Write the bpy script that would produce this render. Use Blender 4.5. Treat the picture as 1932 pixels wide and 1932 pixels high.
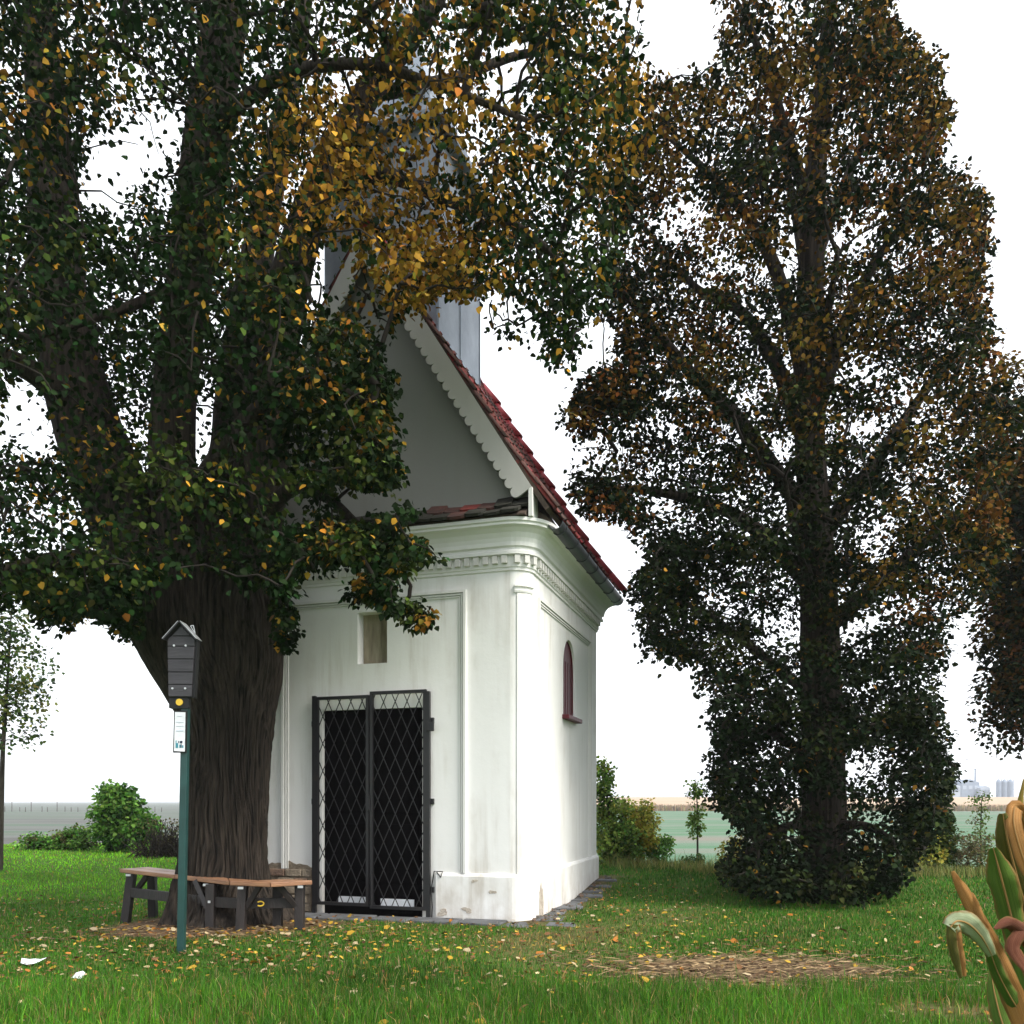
import bpy, math
import numpy as np
from mathutils import Matrix, Vector
for o in list(bpy.data.objects): bpy.data.objects.remove(o)
scene = bpy.context.scene
R = math.radians
rng = np.random.default_rng(7)

# ------------------------------------------------------------------ camera, sky, sun, exposure
CAMZ = 1.25; FPX = 1600.0; CX = 966.0; HY = 1512.0        # pixel units of a 1932 px wide picture
cam_d = bpy.data.cameras.new('camera'); cam = bpy.data.objects.new('camera', cam_d)
scene.collection.objects.link(cam); scene.camera = cam
cam.location = (0, 0, CAMZ); cam.rotation_euler = (R(90), 0, 0)
cam_d.sensor_width = 36; cam_d.lens = 36*FPX/1932; cam_d.shift_y = (HY-966)/1932
cam_d.clip_start = 0.05; cam_d.clip_end = 6000
SUN_EL = 46; SUN_DIR = Vector((0.84, -0.54, 0)).normalized()   # horizontal direction towards the sun
w = bpy.data.worlds.new('World'); scene.world = w; w.use_nodes = True
nt = w.node_tree; nt.nodes.clear()
wo = nt.nodes.new('ShaderNodeOutputWorld')
sky = nt.nodes.new('ShaderNodeTexSky'); sky.sky_type = 'NISHITA'; sky.sun_disc = False
sky.sun_elevation = R(SUN_EL); sky.sun_rotation = math.atan2(SUN_DIR.x, SUN_DIR.y)
sky.dust_density = 4; sky.air_density = 1
b1 = nt.nodes.new('ShaderNodeBackground'); b1.inputs[1].default_value = 0.1
b2 = nt.nodes.new('ShaderNodeBackground'); b2.inputs[0].default_value = (0.93, 0.96, 1, 1); b2.inputs[1].default_value = 0.92   # the white cloud layer
mx = nt.nodes.new('ShaderNodeMixShader'); mx.inputs[0].default_value = 0.88
nt.links.new(sky.outputs[0], b1.inputs[0]); nt.links.new(b1.outputs[0], mx.inputs[1])
nt.links.new(b2.outputs[0], mx.inputs[2]); nt.links.new(mx.outputs[0], wo.inputs[0])
sd = bpy.data.lights.new('sun', 'SUN'); sd.energy = 2.4; sd.angle = R(25); sd.color = (1, .95, .86)
sun = bpy.data.objects.new('sun', sd); scene.collection.objects.link(sun)
to_sun = Vector((SUN_DIR.x*math.cos(R(SUN_EL)), SUN_DIR.y*math.cos(R(SUN_EL)), math.sin(R(SUN_EL))))
sun.rotation_euler = to_sun.to_track_quat('Z', 'Y').to_euler()
sun.location = (20, -8, 20)
vs = scene.view_settings; vs.view_transform = 'Standard'; vs.look = 'None'; vs.gamma = 1; vs.exposure = 1.08
scene.render.engine = 'CYCLES'; scene.cycles.max_bounces = 6; scene.cycles.diffuse_bounces = 3; scene.cycles.transmission_bounces = 3; scene.cycles.glossy_bounces = 2

# ------------------------------------------------------------------ helpers
col = scene.collection
def P3(x, y, d):                         # a pixel and a distance give a point
    return np.array([(x-CX)/FPX*d, d, CAMZ-(y-HY)/FPX*d])
def proj(p):
    p = np.asarray(p, float); d = np.maximum(p[..., 1], .01)
    return CX+FPX*p[..., 0]/d, HY-FPX*(p[..., 2]-CAMZ)/d
def link(name, data, parent=None, m=None):
    o = bpy.data.objects.new(name, data); col.objects.link(o)
    if parent is not None: o.parent = parent
    if m is not None and data is not None and len(data.materials) == 0: data.materials.append(m)
    return o
def tag(o, label=None, cat=None, group=None, kind=None):
    if label: o['label'] = label
    if cat: o['category'] = cat
    if group: o['group'] = group
    if kind: o['kind'] = kind
    return o
def empty(name, loc, rz=0, parent=None):
    o = bpy.data.objects.new(name, None); col.objects.link(o); o.location = loc; o.rotation_euler = (0, 0, rz)
    o.empty_display_size = .1
    if parent: o.parent = parent
    return o
class MB:
    def __init__(s): s.v = []; s.f = []
    def add(s, vs_, fs_):
        b = len(s.v); s.v += [tuple(map(float, p)) for p in vs_]; s.f += [tuple(i+b for i in f) for f in fs_]; return s
    def box(s, c, size, M=None):
        hx, hy, hz = size[0]/2, size[1]/2, size[2]/2
        pts = [Vector((x*hx, y*hy, z*hz)) for x in (-1, 1) for y in (-1, 1) for z in (-1, 1)]
        if M is not None: pts = [M @ p for p in pts]
        return s.add([(p.x+c[0], p.y+c[1], p.z+c[2]) for p in pts],
                     [(0, 1, 3, 2), (4, 6, 7, 5), (0, 4, 5, 1), (2, 3, 7, 6), (0, 2, 6, 4), (1, 5, 7, 3)])
    def bb(s, a, b):
        return s.box([(a[i]+b[i])/2 for i in range(3)], [abs(b[i]-a[i]) for i in range(3)])
    def bar(s, a, b, w_, h_, up=(0, 0, 1)):
        a = Vector(a); b = Vector(b); d = b-a; L = d.length; d.normalize(); up = Vector(up)
        x = d.cross(up)
        if x.length < 1e-4: x = d.cross(Vector((1, 0, 0)))
        x.normalize(); z = x.cross(d); M = Matrix((x, d, z)).transposed()
        return s.box((a+b)/2, (w_, L, h_), M)
    def tube(s, pts, rad, n=8, cap=True):
        pts = [Vector(p) for p in pts]; vs_, fs_ = [], []
        ref = Vector((.31, .95, .1))
        for i, p in enumerate(pts):
            t = (pts[min(i+1, len(pts)-1)]-pts[max(i-1, 0)]).normalized()
            x = t.cross(ref)
            if x.length < .05: x = t.cross(Vector((1, 0, 0)))
            x.normalize(); y = t.cross(x); r = float(rad[i] if hasattr(rad, '__len__') else rad)
            vs_ += [p+r*(x*math.cos(2*math.pi*k/n)+y*math.sin(2*math.pi*k/n)) for k in range(n)]
        for i in range(len(pts)-1):
            for k in range(n): fs_.append((i*n+k, i*n+(k+1) % n, (i+1)*n+(k+1) % n, (i+1)*n+k))
        if cap: fs_ += [tuple(range(n))[::-1], tuple((len(pts)-1)*n+k for k in range(n))]
        return s.add(vs_, fs_)
    def prism(s, poly, origin, ax, ay, depth):      # polygon in (ax, ay), pushed along depth (vector)
        o = Vector(origin); ax = Vector(ax); ay = Vector(ay); dv = Vector(depth); n = len(poly)
        a = [o+ax*p[0]+ay*p[1] for p in poly]
        return s.add(a+[p+dv for p in a], [tuple(range(n)), tuple(range(n, 2*n))[::-1]]+[(i, i+n, (i+1) % n+n, (i+1) % n) for i in range(n)])
    def mesh(s, name, smooth=False):
        me = bpy.data.meshes.new(name); me.from_pydata(s.v, [], s.f)
        if smooth: me.polygons.foreach_set('use_smooth', [True]*len(me.polygons))
        me.update(); return me
    def build(s, name, m, parent=None, smooth=False, bevel=0, fix=True):
        me = s.mesh(name, smooth)
        if fix:
            import bmesh
            bm = bmesh.new(); bm.from_mesh(me); bmesh.ops.recalc_face_normals(bm, faces=bm.faces); bm.to_mesh(me); bm.free()
        o = link(name, me, parent, m)
        if bevel:
            b = o.modifiers.new('bevel', 'BEVEL'); b.width = bevel; b.segments = 2; b.limit_method = 'ANGLE'
        return o
def np_mesh(name, V, F, cols=None, smooth=False):   # F: (n, k) same-size polygons
    me = bpy.data.meshes.new(name); n, k = F.shape
    me.vertices.add(len(V)); me.vertices.foreach_set('co', np.asarray(V, np.float32).ravel())
    me.loops.add(n*k); me.loops.foreach_set('vertex_index', F.astype(np.int32).ravel())
    me.polygons.add(n); me.polygons.foreach_set('loop_start', np.arange(0, n*k, k, dtype=np.int32))
    if smooth: me.polygons.foreach_set('use_smooth', np.ones(n, bool))
    if cols is not None:
        a = me.color_attributes.new('col', 'FLOAT_COLOR', 'POINT')
        c4 = np.ones((len(V), 4), np.float32); c4[:, :3] = cols; a.data.foreach_set('color', c4.ravel())
    me.update(calc_edges=True); me.validate(); return me
def unit(a): return a/np.maximum(np.linalg.norm(a, axis=-1, keepdims=True), 1e-9)

# ------------------------------------------------------------------ materials
def mat(name, c, rough=.8, c2=None, scale=6, detail=6, bump=0, bscale=None, spec=.3, metal=0, stretch=(1, 1, 1), lo=.35, hi=.65, coord='Object'):
    m = bpy.data.materials.new(name); m.use_nodes = True; t = m.node_tree; p = t.nodes['Principled BSDF']
    p.inputs['Base Color'].default_value = (*c, 1); p.inputs['Roughness'].default_value = rough
    p.inputs['Specular IOR Level'].default_value = spec; p.inputs['Metallic'].default_value = metal
    if c2 or bump:
        tc = t.nodes.new('ShaderNodeTexCoord'); mp = t.nodes.new('ShaderNodeMapping'); mp.inputs['Scale'].default_value = stretch
        t.links.new(tc.outputs[coord], mp.inputs[0])
        nz = t.nodes.new('ShaderNodeTexNoise'); nz.inputs['Scale'].default_value = scale; nz.inputs['Detail'].default_value = detail
        nz.inputs['Roughness'].default_value = .62; t.links.new(mp.outputs[0], nz.inputs[0])
        if c2:
            r = t.nodes.new('ShaderNodeValToRGB'); r.color_ramp.elements[0].position = lo; r.color_ramp.elements[1].position = hi
            r.color_ramp.elements[0].color = (*c2, 1); r.color_ramp.elements[1].color = (*c, 1)
            t.links.new(nz.outputs[0], r.inputs[0]); t.links.new(r.outputs[0], p.inputs['Base Color'])
        if bump:
            n2 = t.nodes.new('ShaderNodeTexNoise'); n2.inputs['Scale'].default_value = bscale or scale*4; n2.inputs['Detail'].default_value = 8
            t.links.new(mp.outputs[0], n2.inputs[0]); b = t.nodes.new('ShaderNodeBump'); b.inputs['Strength'].default_value = bump
            b.inputs['Distance'].default_value = .02; t.links.new(n2.outputs[0], b.inputs['Height']); t.links.new(b.outputs[0], p.inputs['Normal'])
    return m
def leaf_mat(name, trans=.2, rough=.55, spec=.25):
    m = bpy.data.materials.new(name); m.use_nodes = True; t = m.node_tree; p = t.nodes['Principled BSDF']
    a = t.nodes.new('ShaderNodeAttribute'); a.attribute_name = 'col'
    t.links.new(a.outputs['Color'], p.inputs['Base Color']); p.inputs['Roughness'].default_value = rough; p.inputs['Specular IOR Level'].default_value = spec
    tr = t.nodes.new('ShaderNodeBsdfTranslucent'); mix = t.nodes.new('ShaderNodeMixShader'); mix.inputs[0].default_value = trans
    t.links.new(a.outputs['Color'], tr.inputs[0]); t.links.new(p.outputs[0], mix.inputs[1]); t.links.new(tr.outputs[0], mix.inputs[2])
    t.links.new(mix.outputs[0], t.nodes['Material Output'].inputs[0]); return m
def plaster(name, base, stain, grime=.5):
    m = bpy.data.materials.new(name); m.use_nodes = True; t = m.node_tree; p = t.nodes['Principled BSDF']; L = t.links
    tc = t.nodes.new('ShaderNodeTexCoord')
    def noise(scale, stretch, det=8, rough=.65):
        mp = t.nodes.new('ShaderNodeMapping'); mp.inputs['Scale'].default_value = stretch; L.new(tc.outputs['Object'], mp.inputs[0])
        n = t.nodes.new('ShaderNodeTexNoise'); n.inputs['Scale'].default_value = scale; n.inputs['Detail'].default_value = det; n.inputs['Roughness'].default_value = rough
        L.new(mp.outputs[0], n.inputs[0]); return n
    def ramp(src, a, b):
        r = t.nodes.new('ShaderNodeMapRange'); r.inputs[1].default_value = a; r.inputs[2].default_value = b; L.new(src, r.inputs[0]); return r.outputs[0]
    streak = ramp(noise(7, (1, 1, .07)).outputs[0], .44, .70)      # rain streaks
    blot = ramp(noise(1.3, (1, 1, .6)).outputs[0], .44, .68)
    sx = t.nodes.new('ShaderNodeSeparateXYZ'); L.new(tc.outputs['Object'], sx.inputs[0])
    low = ramp(sx.outputs[2], .75, .0)                              # splash dirt near the ground
    lowm = t.nodes.new('ShaderNodeMath'); lowm.operation = 'MULTIPLY'; L.new(low, lowm.inputs[0]); L.new(ramp(noise(3.5, (1, 1, .7)).outputs[0], .35, .7), lowm.inputs[1])
    mul = t.nodes.new('ShaderNodeMath'); mul.operation = 'MULTIPLY'; L.new(streak, mul.inputs[0]); L.new(blot, mul.inputs[1])
    add = t.nodes.new('ShaderNodeMath'); add.operation = 'ADD'; add.use_clamp = True; L.new(mul.outputs[0], add.inputs[0]); L.new(lowm.outputs[0], add.inputs[1])
    g = t.nodes.new('ShaderNodeMath'); g.operation = 'MULTIPLY'; g.inputs[1].default_value = grime; L.new(add.outputs[0], g.inputs[0])
    mixc = t.nodes.new('ShaderNodeMix'); mixc.data_type = 'RGBA'; L.new(g.outputs[0], mixc.inputs[0])
    mixc.inputs[6].default_value = (*base, 1); mixc.inputs[7].default_value = (*stain, 1); L.new(mixc.outputs[2], p.inputs['Base Color'])
    p.inputs['Roughness'].default_value = .9; p.inputs['Specular IOR Level'].default_value = .15
    b = t.nodes.new('ShaderNodeBump'); b.inputs['Strength'].default_value = .35; b.inputs['Distance'].default_value = .012
    mixh = t.nodes.new('ShaderNodeMath'); mixh.operation = 'ADD'; n3 = noise(3, (1, 1, 1), 3); n4 = noise(40, (1, 1, 1), 6)
    m5 = t.nodes.new('ShaderNodeMath'); m5.operation = 'MULTIPLY'; m5.inputs[1].default_value = .25; L.new(n4.outputs[0], m5.inputs[0])
    L.new(n3.outputs[0], mixh.inputs[0]); L.new(m5.outputs[0], mixh.inputs[1]); L.new(mixh.outputs[0], b.inputs['Height']); L.new(b.outputs[0], p.inputs['Normal'])
    return m
M = dict(
    wall=plaster('white_limewash', (.84, .84, .83), (.42, .37, .30), .75),
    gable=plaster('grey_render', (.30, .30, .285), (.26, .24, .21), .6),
    board=plaster('grey_board', (.46, .46, .44), (.26, .24, .21), .5),
    trim=plaster('white_trim', (.78, .78, .76), (.36, .33, .29), .35),
    tile=mat('red_clay', (.30, .05, .045), .7, (.13, .035, .03), 3.5, bump=.3),
    tile_b=mat('dark_clay', (.14, .055, .045), .8, (.045, .035, .032), 5, bump=.4),
    tile_c=mat('mossy_clay', (.045, .042, .036), .95, (.02, .022, .016), 7, bump=.5),
    tile_r=mat('bright_red_clay', (.44, .04, .055), .55, (.28, .028, .035), 4, bump=.2),
    deck=mat('roof_timber', (.09, .065, .05), .9, (.05, .038, .03), 8, stretch=(1, 6, 1), bump=.3),
    zinc=mat('zinc_sheet', (.36, .41, .47), .38, (.25, .29, .35), 2.5, spec=.5, metal=.55, bump=.15, bscale=3),
    gutter=mat('dark_gutter', (.055, .06, .068), .45, (.035, .037, .042), 5, spec=.5, metal=.3),
    iron=mat('black_iron', (.014, .014, .016), .45, (.03, .023, .019), 9, spec=.6, metal=.2, lo=.25, hi=.45),
    door=mat('dark_door', (.006, .005, .006), .9, (.003, .003, .003), 4, stretch=(8, 1, 1), spec=0),
    paper=mat('white_paper', (.8, .82, .86), .6, (.66, .68, .72), 12),
    shutter=mat('dark_red_board', (.11, .012, .020), .5, (.07, .009, .014), 6, stretch=(6, 6, .5), bump=.2),
    niche=mat('beige_board', (.42, .36, .27), .85, (.22, .18, .13), 4, stretch=(3, 1, .5), bump=.3),
    chip=mat('chipped_render', (.52, .47, .40), .95, (.34, .29, .24), 14, bump=.6),
    masonry=mat('old_masonry', (.34, .28, .21), .95, (.17, .135, .10), 9, bump=.8),
    brick=mat('old_brick', (.30, .20, .14), .95, (.18, .12, .09), 12, bump=.8),
    slab=mat('grey_slab', (.13, .135, .145), .85, (.07, .072, .075), 5, bump=.5),
    bark=mat('dark_bark', (.058, .046, .037), .95, (.009, .008, .007), 26, stretch=(1, 1, .06), bump=.9, bscale=40, spec=.15),
    bark2=mat('grey_bark', (.075, .065, .052), .95, (.03, .026, .021), 12, stretch=(1, 1, .2), bump=.8, spec=.15),
    twig=mat('twig', (.026, .021, .017), .9, (.014, .011, .009), 10, spec=.2),
    benchwood=mat('stained_dark_wood', (.028, .022, .021), .55, (.014, .012, .012), 8, stretch=(2, 2, .5), bump=.3, spec=.4),
    seatwood=mat('varnished_plank', (.36, .19, .10), .5, (.20, .095, .05), 5, stretch=(1, 1, 8), bump=.25, spec=.45),
    steel=mat('steel_bracket', (.6, .62, .64), .4, spec=.5, metal=.5),
    green=mat('green_paint', (.013, .058, .054), .4, (.009, .04, .038), 6, spec=.5),
    slat=mat('dark_grey_slat', (.055, .052, .060), .55, (.036, .034, .040), 6, stretch=(.4, 3, 3), bump=.2, spec=.4),
    black=mat('black_plastic', (.012, .012, .013), .5),
    yellow=mat('yellow_disc', (.78, .52, .06), .5, (.66, .42, .04), 6),
    ink=mat('print_teal', (.05, .25, .32), .6), ink2=mat('print_dark', (.02, .03, .06), .6), ink3=mat('print_grey', (.5, .56, .64), .6),
    stone=mat('field_stone', (.22, .20, .18), .95, (.11, .10, .09), 8, bump=.7),
    leaf=leaf_mat('linden_leaf', .15, .7, .06), shrub=leaf_mat('shrub_leaf', .45, .6, .12), grassm=leaf_mat('grass_blade', .3, .6, .2), fallen=leaf_mat('dry_leaf', .1, .8, .1),
    corn=leaf_mat('corn_blade', .3, .5, .35),
    concrete=mat('far_concrete', (.20, .25, .33), .9, (.15, .19, .26), .3), concrete2=mat('far_panel', (.34, .39, .47), .9, (.28, .33, .4), .3),  # blue of the distant haze is mixed into both base colours
    post=mat('weathered_post', (.08, .065, .055), .9, (.05, .04, .035), 9),
)
LEAFCOL = {}
def flat_leaf_mat(name, c):
    m = mat(name, c, .75, tuple(x*.6 for x in c), 40, spec=.15); return m
FL = [flat_leaf_mat(n, c) for n, c in [('leaf_dark_green', (.014, .026, .008)), ('leaf_green', (.026, .045, .011)), ('leaf_yellow', (.42, .26, .03)), ('leaf_orange', (.40, .15, .03)), ('leaf_brown', (.20, .10, .045)), ('leaf_pale', (.45, .36, .22))]]

# ------------------------------------------------------------------ ground
def sstep(a, b, x): t = np.clip((x-a)/(b-a), 0, 1); return t*t*(3-2*t)
def wav(x, y, s, ph=0): return (np.sin(x*s+1.3*np.sin(y*s*.7+ph)+ph)+np.sin(y*s*1.13+1.7*np.sin(x*s*.6+2*ph)+1.9*ph))*.5
def lawn_edge(x): return 21.5-7.0*sstep(-5, 1.5, x)
def height(x, y):
    x = np.asarray(x, float); y = np.asarray(y, float)
    e = lawn_edge(x)
    z = .015*wav(x, y, 1.7, .4)+.03*wav(x, y, .55, 1.1)*sstep(4, 9, y)
    z = z+.16*sstep(-.6, 1.2, x)*sstep(10.0, 12.2, y)*(1-.75*sstep(2.4, 3.6, x))
    z = z-.07*sstep(-3.4, -4.6, x)*sstep(6, 9, y)*(1-sstep(10, 14, y))
    z = z+.12*sstep(-3, -6, x)*sstep(13, 18, y)
    d = sstep(0, 9, y-e)
    far = -1.25+.12*wav(x, y, .05, .3)
    far = far+5.6*sstep(215, 620, y)*sstep(-160, 40, x-.05*y)
    return z*(1-d)+far*d
FORK = (-1.55, 9.35)     # chapel front centre
TH = R(17.5)
def to_chapel(x, y):
    dx, dy = x-FORK[0], y-FORK[1]
    return dx*math.cos(TH)-dy*math.sin(TH), dx*math.sin(TH)+dy*math.cos(TH)
TREE = (-3.02, 8.95)
def soil(x, y):          # bare earth, 0..1
    n = .28*wav(x, y, 4.1, .2)+.18*wav(x, y, 9.3, 1.2)
    a = 1-sstep(.85, 1.25, np.hypot((x-TREE[0])/1.15, (y-TREE[1]+.25)/1.0)+n*.4)
    b = (1-sstep(.55, 1.15, np.hypot((x-1.75)/.95, (y-6.15)/.62)+n))*.95
    c = (1-sstep(.5, 1.2, np.hypot((x-3.0)/.8, (y-5.0)/.35)+n))*.7
    u, v = to_chapel(x, y)
    inside = (np.abs(u) < 2.05) & (v > -.25) & (v < 3.7)
    d = (1-sstep(.0, .55, np.maximum(np.abs(u)-1.8, np.maximum(-v, v-3.5))+n*.3))*.9
    e = (1-sstep(.3, 1.2, np.abs(x-.9-.25*(y-8)+.4*wav(y, y, 1.1))/.9))*.55*sstep(5.3, 6.3, y)*(1-sstep(9.3, 10.5, y))*(.6+.8*n)   # worn track past the corner
    return np.clip(np.maximum.reduce([a, b, c, d, e]), 0, 1)
def axis(segs):
    out = []
    for a, b, st in segs: out += list(np.arange(a, b, st))
    return np.array(out+[segs[-1][1]])
gx = axis([(-1600, -400, 120), (-400, -80, 20), (-80, -16, 4), (-16, -6, .4), (-6, 6, .12), (6, 16, .4), (16, 80, 4), (80, 400, 20), (400, 1600, 120)])
gy = axis([(-60, 0, 6), (0, 3.6, .4), (3.6, 16, .12), (16, 34, .4), (34, 80, 2.5), (80, 300, 10), (300, 900, 30), (900, 3600, 200)])
GX, GY = np.meshgrid(gx, gy); GZ = height(GX, GY)
V = np.stack([GX.ravel(), GY.ravel(), GZ.ravel()], 1); nx, ny = len(gx), len(gy)
ii = (np.arange(ny-1)[:, None]*nx+np.arange(nx-1)[None]).ravel()
F = np.stack([ii, ii+1, ii+nx+1, ii+nx], 1)
sc = soil(V[:, 0], V[:, 1]); lawn = 1-sstep(-.6, 1.6, V[:, 1]-lawn_edge(V[:, 0])); lawn[np.abs(V[:, 0]) > 40] = 0
me = np_mesh('ground', V, F, np.stack([sc, lawn, 0*sc], 1), True)
gm = bpy.data.materials.new('ground'); gm.use_nodes = True; t = gm.node_tree; L = t.links; p = t.nodes['Principled BSDF']; p.inputs['Roughness'].default_value = 1; p.inputs['Specular IOR Level'].default_value = .05
geo = t.nodes.new('ShaderNodeNewGeometry'); sp = t.nodes.new('ShaderNodeSeparateXYZ'); L.new(geo.outputs['Position'], sp.inputs[0])
at = t.nodes.new('ShaderNodeAttribute'); at.attribute_name = 'col'; sa = t.nodes.new('ShaderNodeSeparateColor'); L.new(at.outputs['Color'], sa.inputs[0])
def gnoise(scale, stretch=(1, 1, 1), det=8):
    mp = t.nodes.new('ShaderNodeMapping'); mp.inputs['Scale'].default_value = stretch; L.new(geo.outputs['Position'], mp.inputs[0])
    n = t.nodes.new('ShaderNodeTexNoise'); n.inputs['Scale'].default_value = scale; n.inputs['Detail'].default_value = det; n.inputs['Roughness'].default_value = .65; L.new(mp.outputs[0], n.inputs[0]); return n.outputs[0]
def gramp(src, stops):
    r = t.nodes.new('ShaderNodeValToRGB'); e = r.color_ramp.elements
    while len(e) < len(stops): e.new(.5)
    for q, (pos, c) in zip(e, stops): q.position = pos; q.color = (*c, 1)
    L.new(src, r.inputs[0]); return r.outputs[0]
def gmix(f, a, b):
    m = t.nodes.new('ShaderNodeMix'); m.data_type = 'RGBA'; L.new(f, m.inputs[0]); L.new(a, m.inputs[6]); L.new(b, m.inputs[7]); return m.outputs[2]
def gmap(src, a, b):
    r = t.nodes.new('ShaderNodeMapRange'); r.inputs[1].default_value = a; r.inputs[2].default_value = b; L.new(src, r.inputs[0]); return r.outputs[0]
c_lawn = gramp(gnoise(3.2), [(.3, (.040, .070, .014)), (.5, (.050, .115, .016)), (.7, (.09, .115, .032))])
c_soil = gramp(gnoise(11), [(.3, (.055, .036, .022)), (.55, (.13, .088, .052)), (.75, (.21, .155, .095))])
c_field = gramp(gnoise(.1, (.12, 1, 1), 12), [(.36, (.17, .155, .13)), (.47, (.13, .17, .13)), (.56, (.07, .15, .085)), (.66, (.17, .175, .145))])
c_stub = gramp(gnoise(.05, (.3, 1, 1)), [(.3, (.34, .245, .165)), (.7, (.42, .31, .215))])
hx = t.nodes.new('ShaderNodeMath'); hx.operation = 'MULTIPLY'; L.new(gmap(sp.outputs[1], 216, 224), hx.inputs[0]); L.new(gmap(sp.outputs[0], -75, -60), hx.inputs[1])
c_grey = gramp(gnoise(.1, (.12, 1, 1), 12), [(.36, (.085, .085, .08)), (.48, (.12, .128, .12)), (.57, (.075, .11, .08)), (.68, (.13, .125, .115))])
c_field = gmix(gmap(sp.outputs[0], -4, -1), c_grey, c_field)
c = gmix(hx.outputs[0], c_field, c_stub)
c = gmix(sa.outputs[1], c, c_lawn); c = gmix(sa.outputs[0], c, c_soil); L.new(c, p.inputs['Base Color'])
bp = t.nodes.new('ShaderNodeBump'); bp.inputs['Strength'].default_value = .6; bp.inputs['Distance'].default_value = .04; L.new(gnoise(14), bp.inputs['Height']); L.new(bp.outputs[0], p.inputs['Normal'])
tag(link('ground', me, None, gm), kind='structure')

# ------------------------------------------------------------------ chapel (local axes: x along the front, y into the building)
chapel = tag(empty('chapel', (FORK[0], FORK[1], 0), -TH), 'small white limewashed chapel with a steep red tiled gable roof', 'chapel')
HW, RC, DL, ZT = 1.8, .2, 3.45, 4.14
def perim(v_start=-1, side='right', u_from=-1.6, n=8):
    pts = [((u_from, 0), (0, -1)), ((HW-RC, 0), (0, -1))]
    for k in range(1, n):
        a = R(-90+90*k/n); pts.append(((HW-RC+RC*math.cos(a), RC+RC*math.sin(a)), (math.cos(a), math.sin(a))))
    pts += [((HW, RC), (1, 0)), ((HW, DL), (1, 0))]
    return pts
def full_perim(n=8):
    r_ = perim(n=n)[1:]; l_ = [((-p[0], p[1]), (-q[0], q[1])) for p, q in r_][::-1]
    pts = l_+r_
    pts[0] = ((-HW, DL), (-1, 1)); pts[-1] = ((HW, DL), (1, 1))
    return pts
def sweep(mb, path, prof, closed=False, caps=True):
    n = len(prof); vs_ = []
    for (p_, q_) in path:
        for (o_, z_) in prof: vs_.append((p_[0]+q_[0]*o_, p_[1]+q_[1]*o_, z_))
    fs_ = []; m_ = len(path)
    for i in range(m_ if closed else m_-1):
        j = (i+1) % m_
        for k in range(n-1): fs_.append((i*n+k, j*n+k, j*n+k+1, i*n+k+1))
    if caps and not closed: fs_ += [tuple(range(n)), tuple((m_-1)*n+k for k in range(n))[::-1]]
    mb.add(vs_, fs_); return mb
def holed(mb, us, zs, holes, fn, dep):      # a wall face with openings and their reveals; fn(u, z, d)
    for i in range(len(us)-1):
        for j in range(len(zs)-1):
            cu, cz = (us[i]+us[i+1])/2, (zs[j]+zs[j+1])/2
            if any(h[0] < cu < h[1] and h[2] < cz < h[3] for h in holes): continue
            mb.add([fn(us[i], zs[j], 0), fn(us[i+1], zs[j], 0), fn(us[i+1], zs[j+1], 0), fn(us[i], zs[j+1], 0)], [(0, 1, 2, 3)])
    for h in holes:
        a, b, c_, d_ = h
        for (p_, q_) in (((a, c_), (a, d_)), ((a, d_), (b, d_)), ((b, d_), (b, c_)), ((b, c_), (a, c_))):
            mb.add([fn(*p_, 0), fn(*q_, 0), fn(*q_, dep), fn(*p_, dep)], [(0, 1, 2, 3)])
# front wall
DO = (-.61, .61, -.2, 2.27); NI = (-.17, .19, 2.77, 3.34)
mb = MB(); holed(mb, [-1.6, -.61, -.17, .19, .61, 1.6], [-.2, 2.27, 2.77, 3.34, ZT], [DO, NI], lambda u, z, d: (u, d, z), .16)
mb.build('front_wall', M['wall'], chapel, fix=False)
mb = MB().bb((-.615, .05, -.2), (.615, .11, 2.285)); dr = mb.build('door', M['door'], chapel)
for k in range(2):
    for z0, z1 in ((.35, 1.0), (1.12, 2.1)):
        MB().bb((-.52+k*.58, .038, z0), (-.08+k*.58+.04, .0495, z1)).build('panel', M['door'], dr, bevel=.006)
MB().bb((-.42, .022, .10), (-.06, .036, .19)).build('paper_strip', M['paper'], dr); MB().bb((.1, .022, .10), (.5, .036, .18)).build('paper_strip', M['paper'], dr)
mb = MB().bb((-.20, .14, 2.74), (.22, .17, 3.37)); nb = mb.build('niche_board', M['niche'], chapel)
# side wall with arched window
WV0, WV1, WZ0, WZ1 = 1.5, 2.13, 2.30, 3.25; wc = (WV0+WV1)/2; ws = 2.86
arch = [(WV0, ws)]+[(wc-(wc-WV0)*math.cos(R(90)*k/9), ws+(WZ1-ws)*math.sin(R(90)*k/9)**.92) for k in range(1, 10)]
arch += [(2*wc-a, b) for a, b in arch[:-1]][::-1]
mb = MB(); fs = lambda v, z, d: (HW-d, v, z)
holed(mb, [RC, WV0, WV1, DL], [-.2, WZ0, WZ1+.02, ZT], [(WV0, WV1, WZ0, WZ1+.02)], fs, 0.0)
mb = MB()
for v0, v1, z0, z1 in ((RC, WV0, -.2, ZT), (WV1, DL, -.2, ZT), (WV0, WV1, -.2, WZ0), (WV0, WV1, WZ1+.02, ZT)):
    mb.add([fs(v0, z0, 0), fs(v1, z0, 0), fs(v1, z1, 0), fs(v0, z1, 0)], [(0, 1, 2, 3)])
na = len(arch)
for i in range(na-1):                                   # spandrels
    a, b = arch[i], arch[i+1]; tz = WZ1+.02
    mb.add([fs(a[0], a[1], 0), fs(b[0], b[1], 0), fs(b[0], tz, 0), fs(a[0], tz, 0)], [(0, 1, 2, 3)])
ring = [(WV0, WZ0)]+arch+[(WV1, WZ0)]
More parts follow.
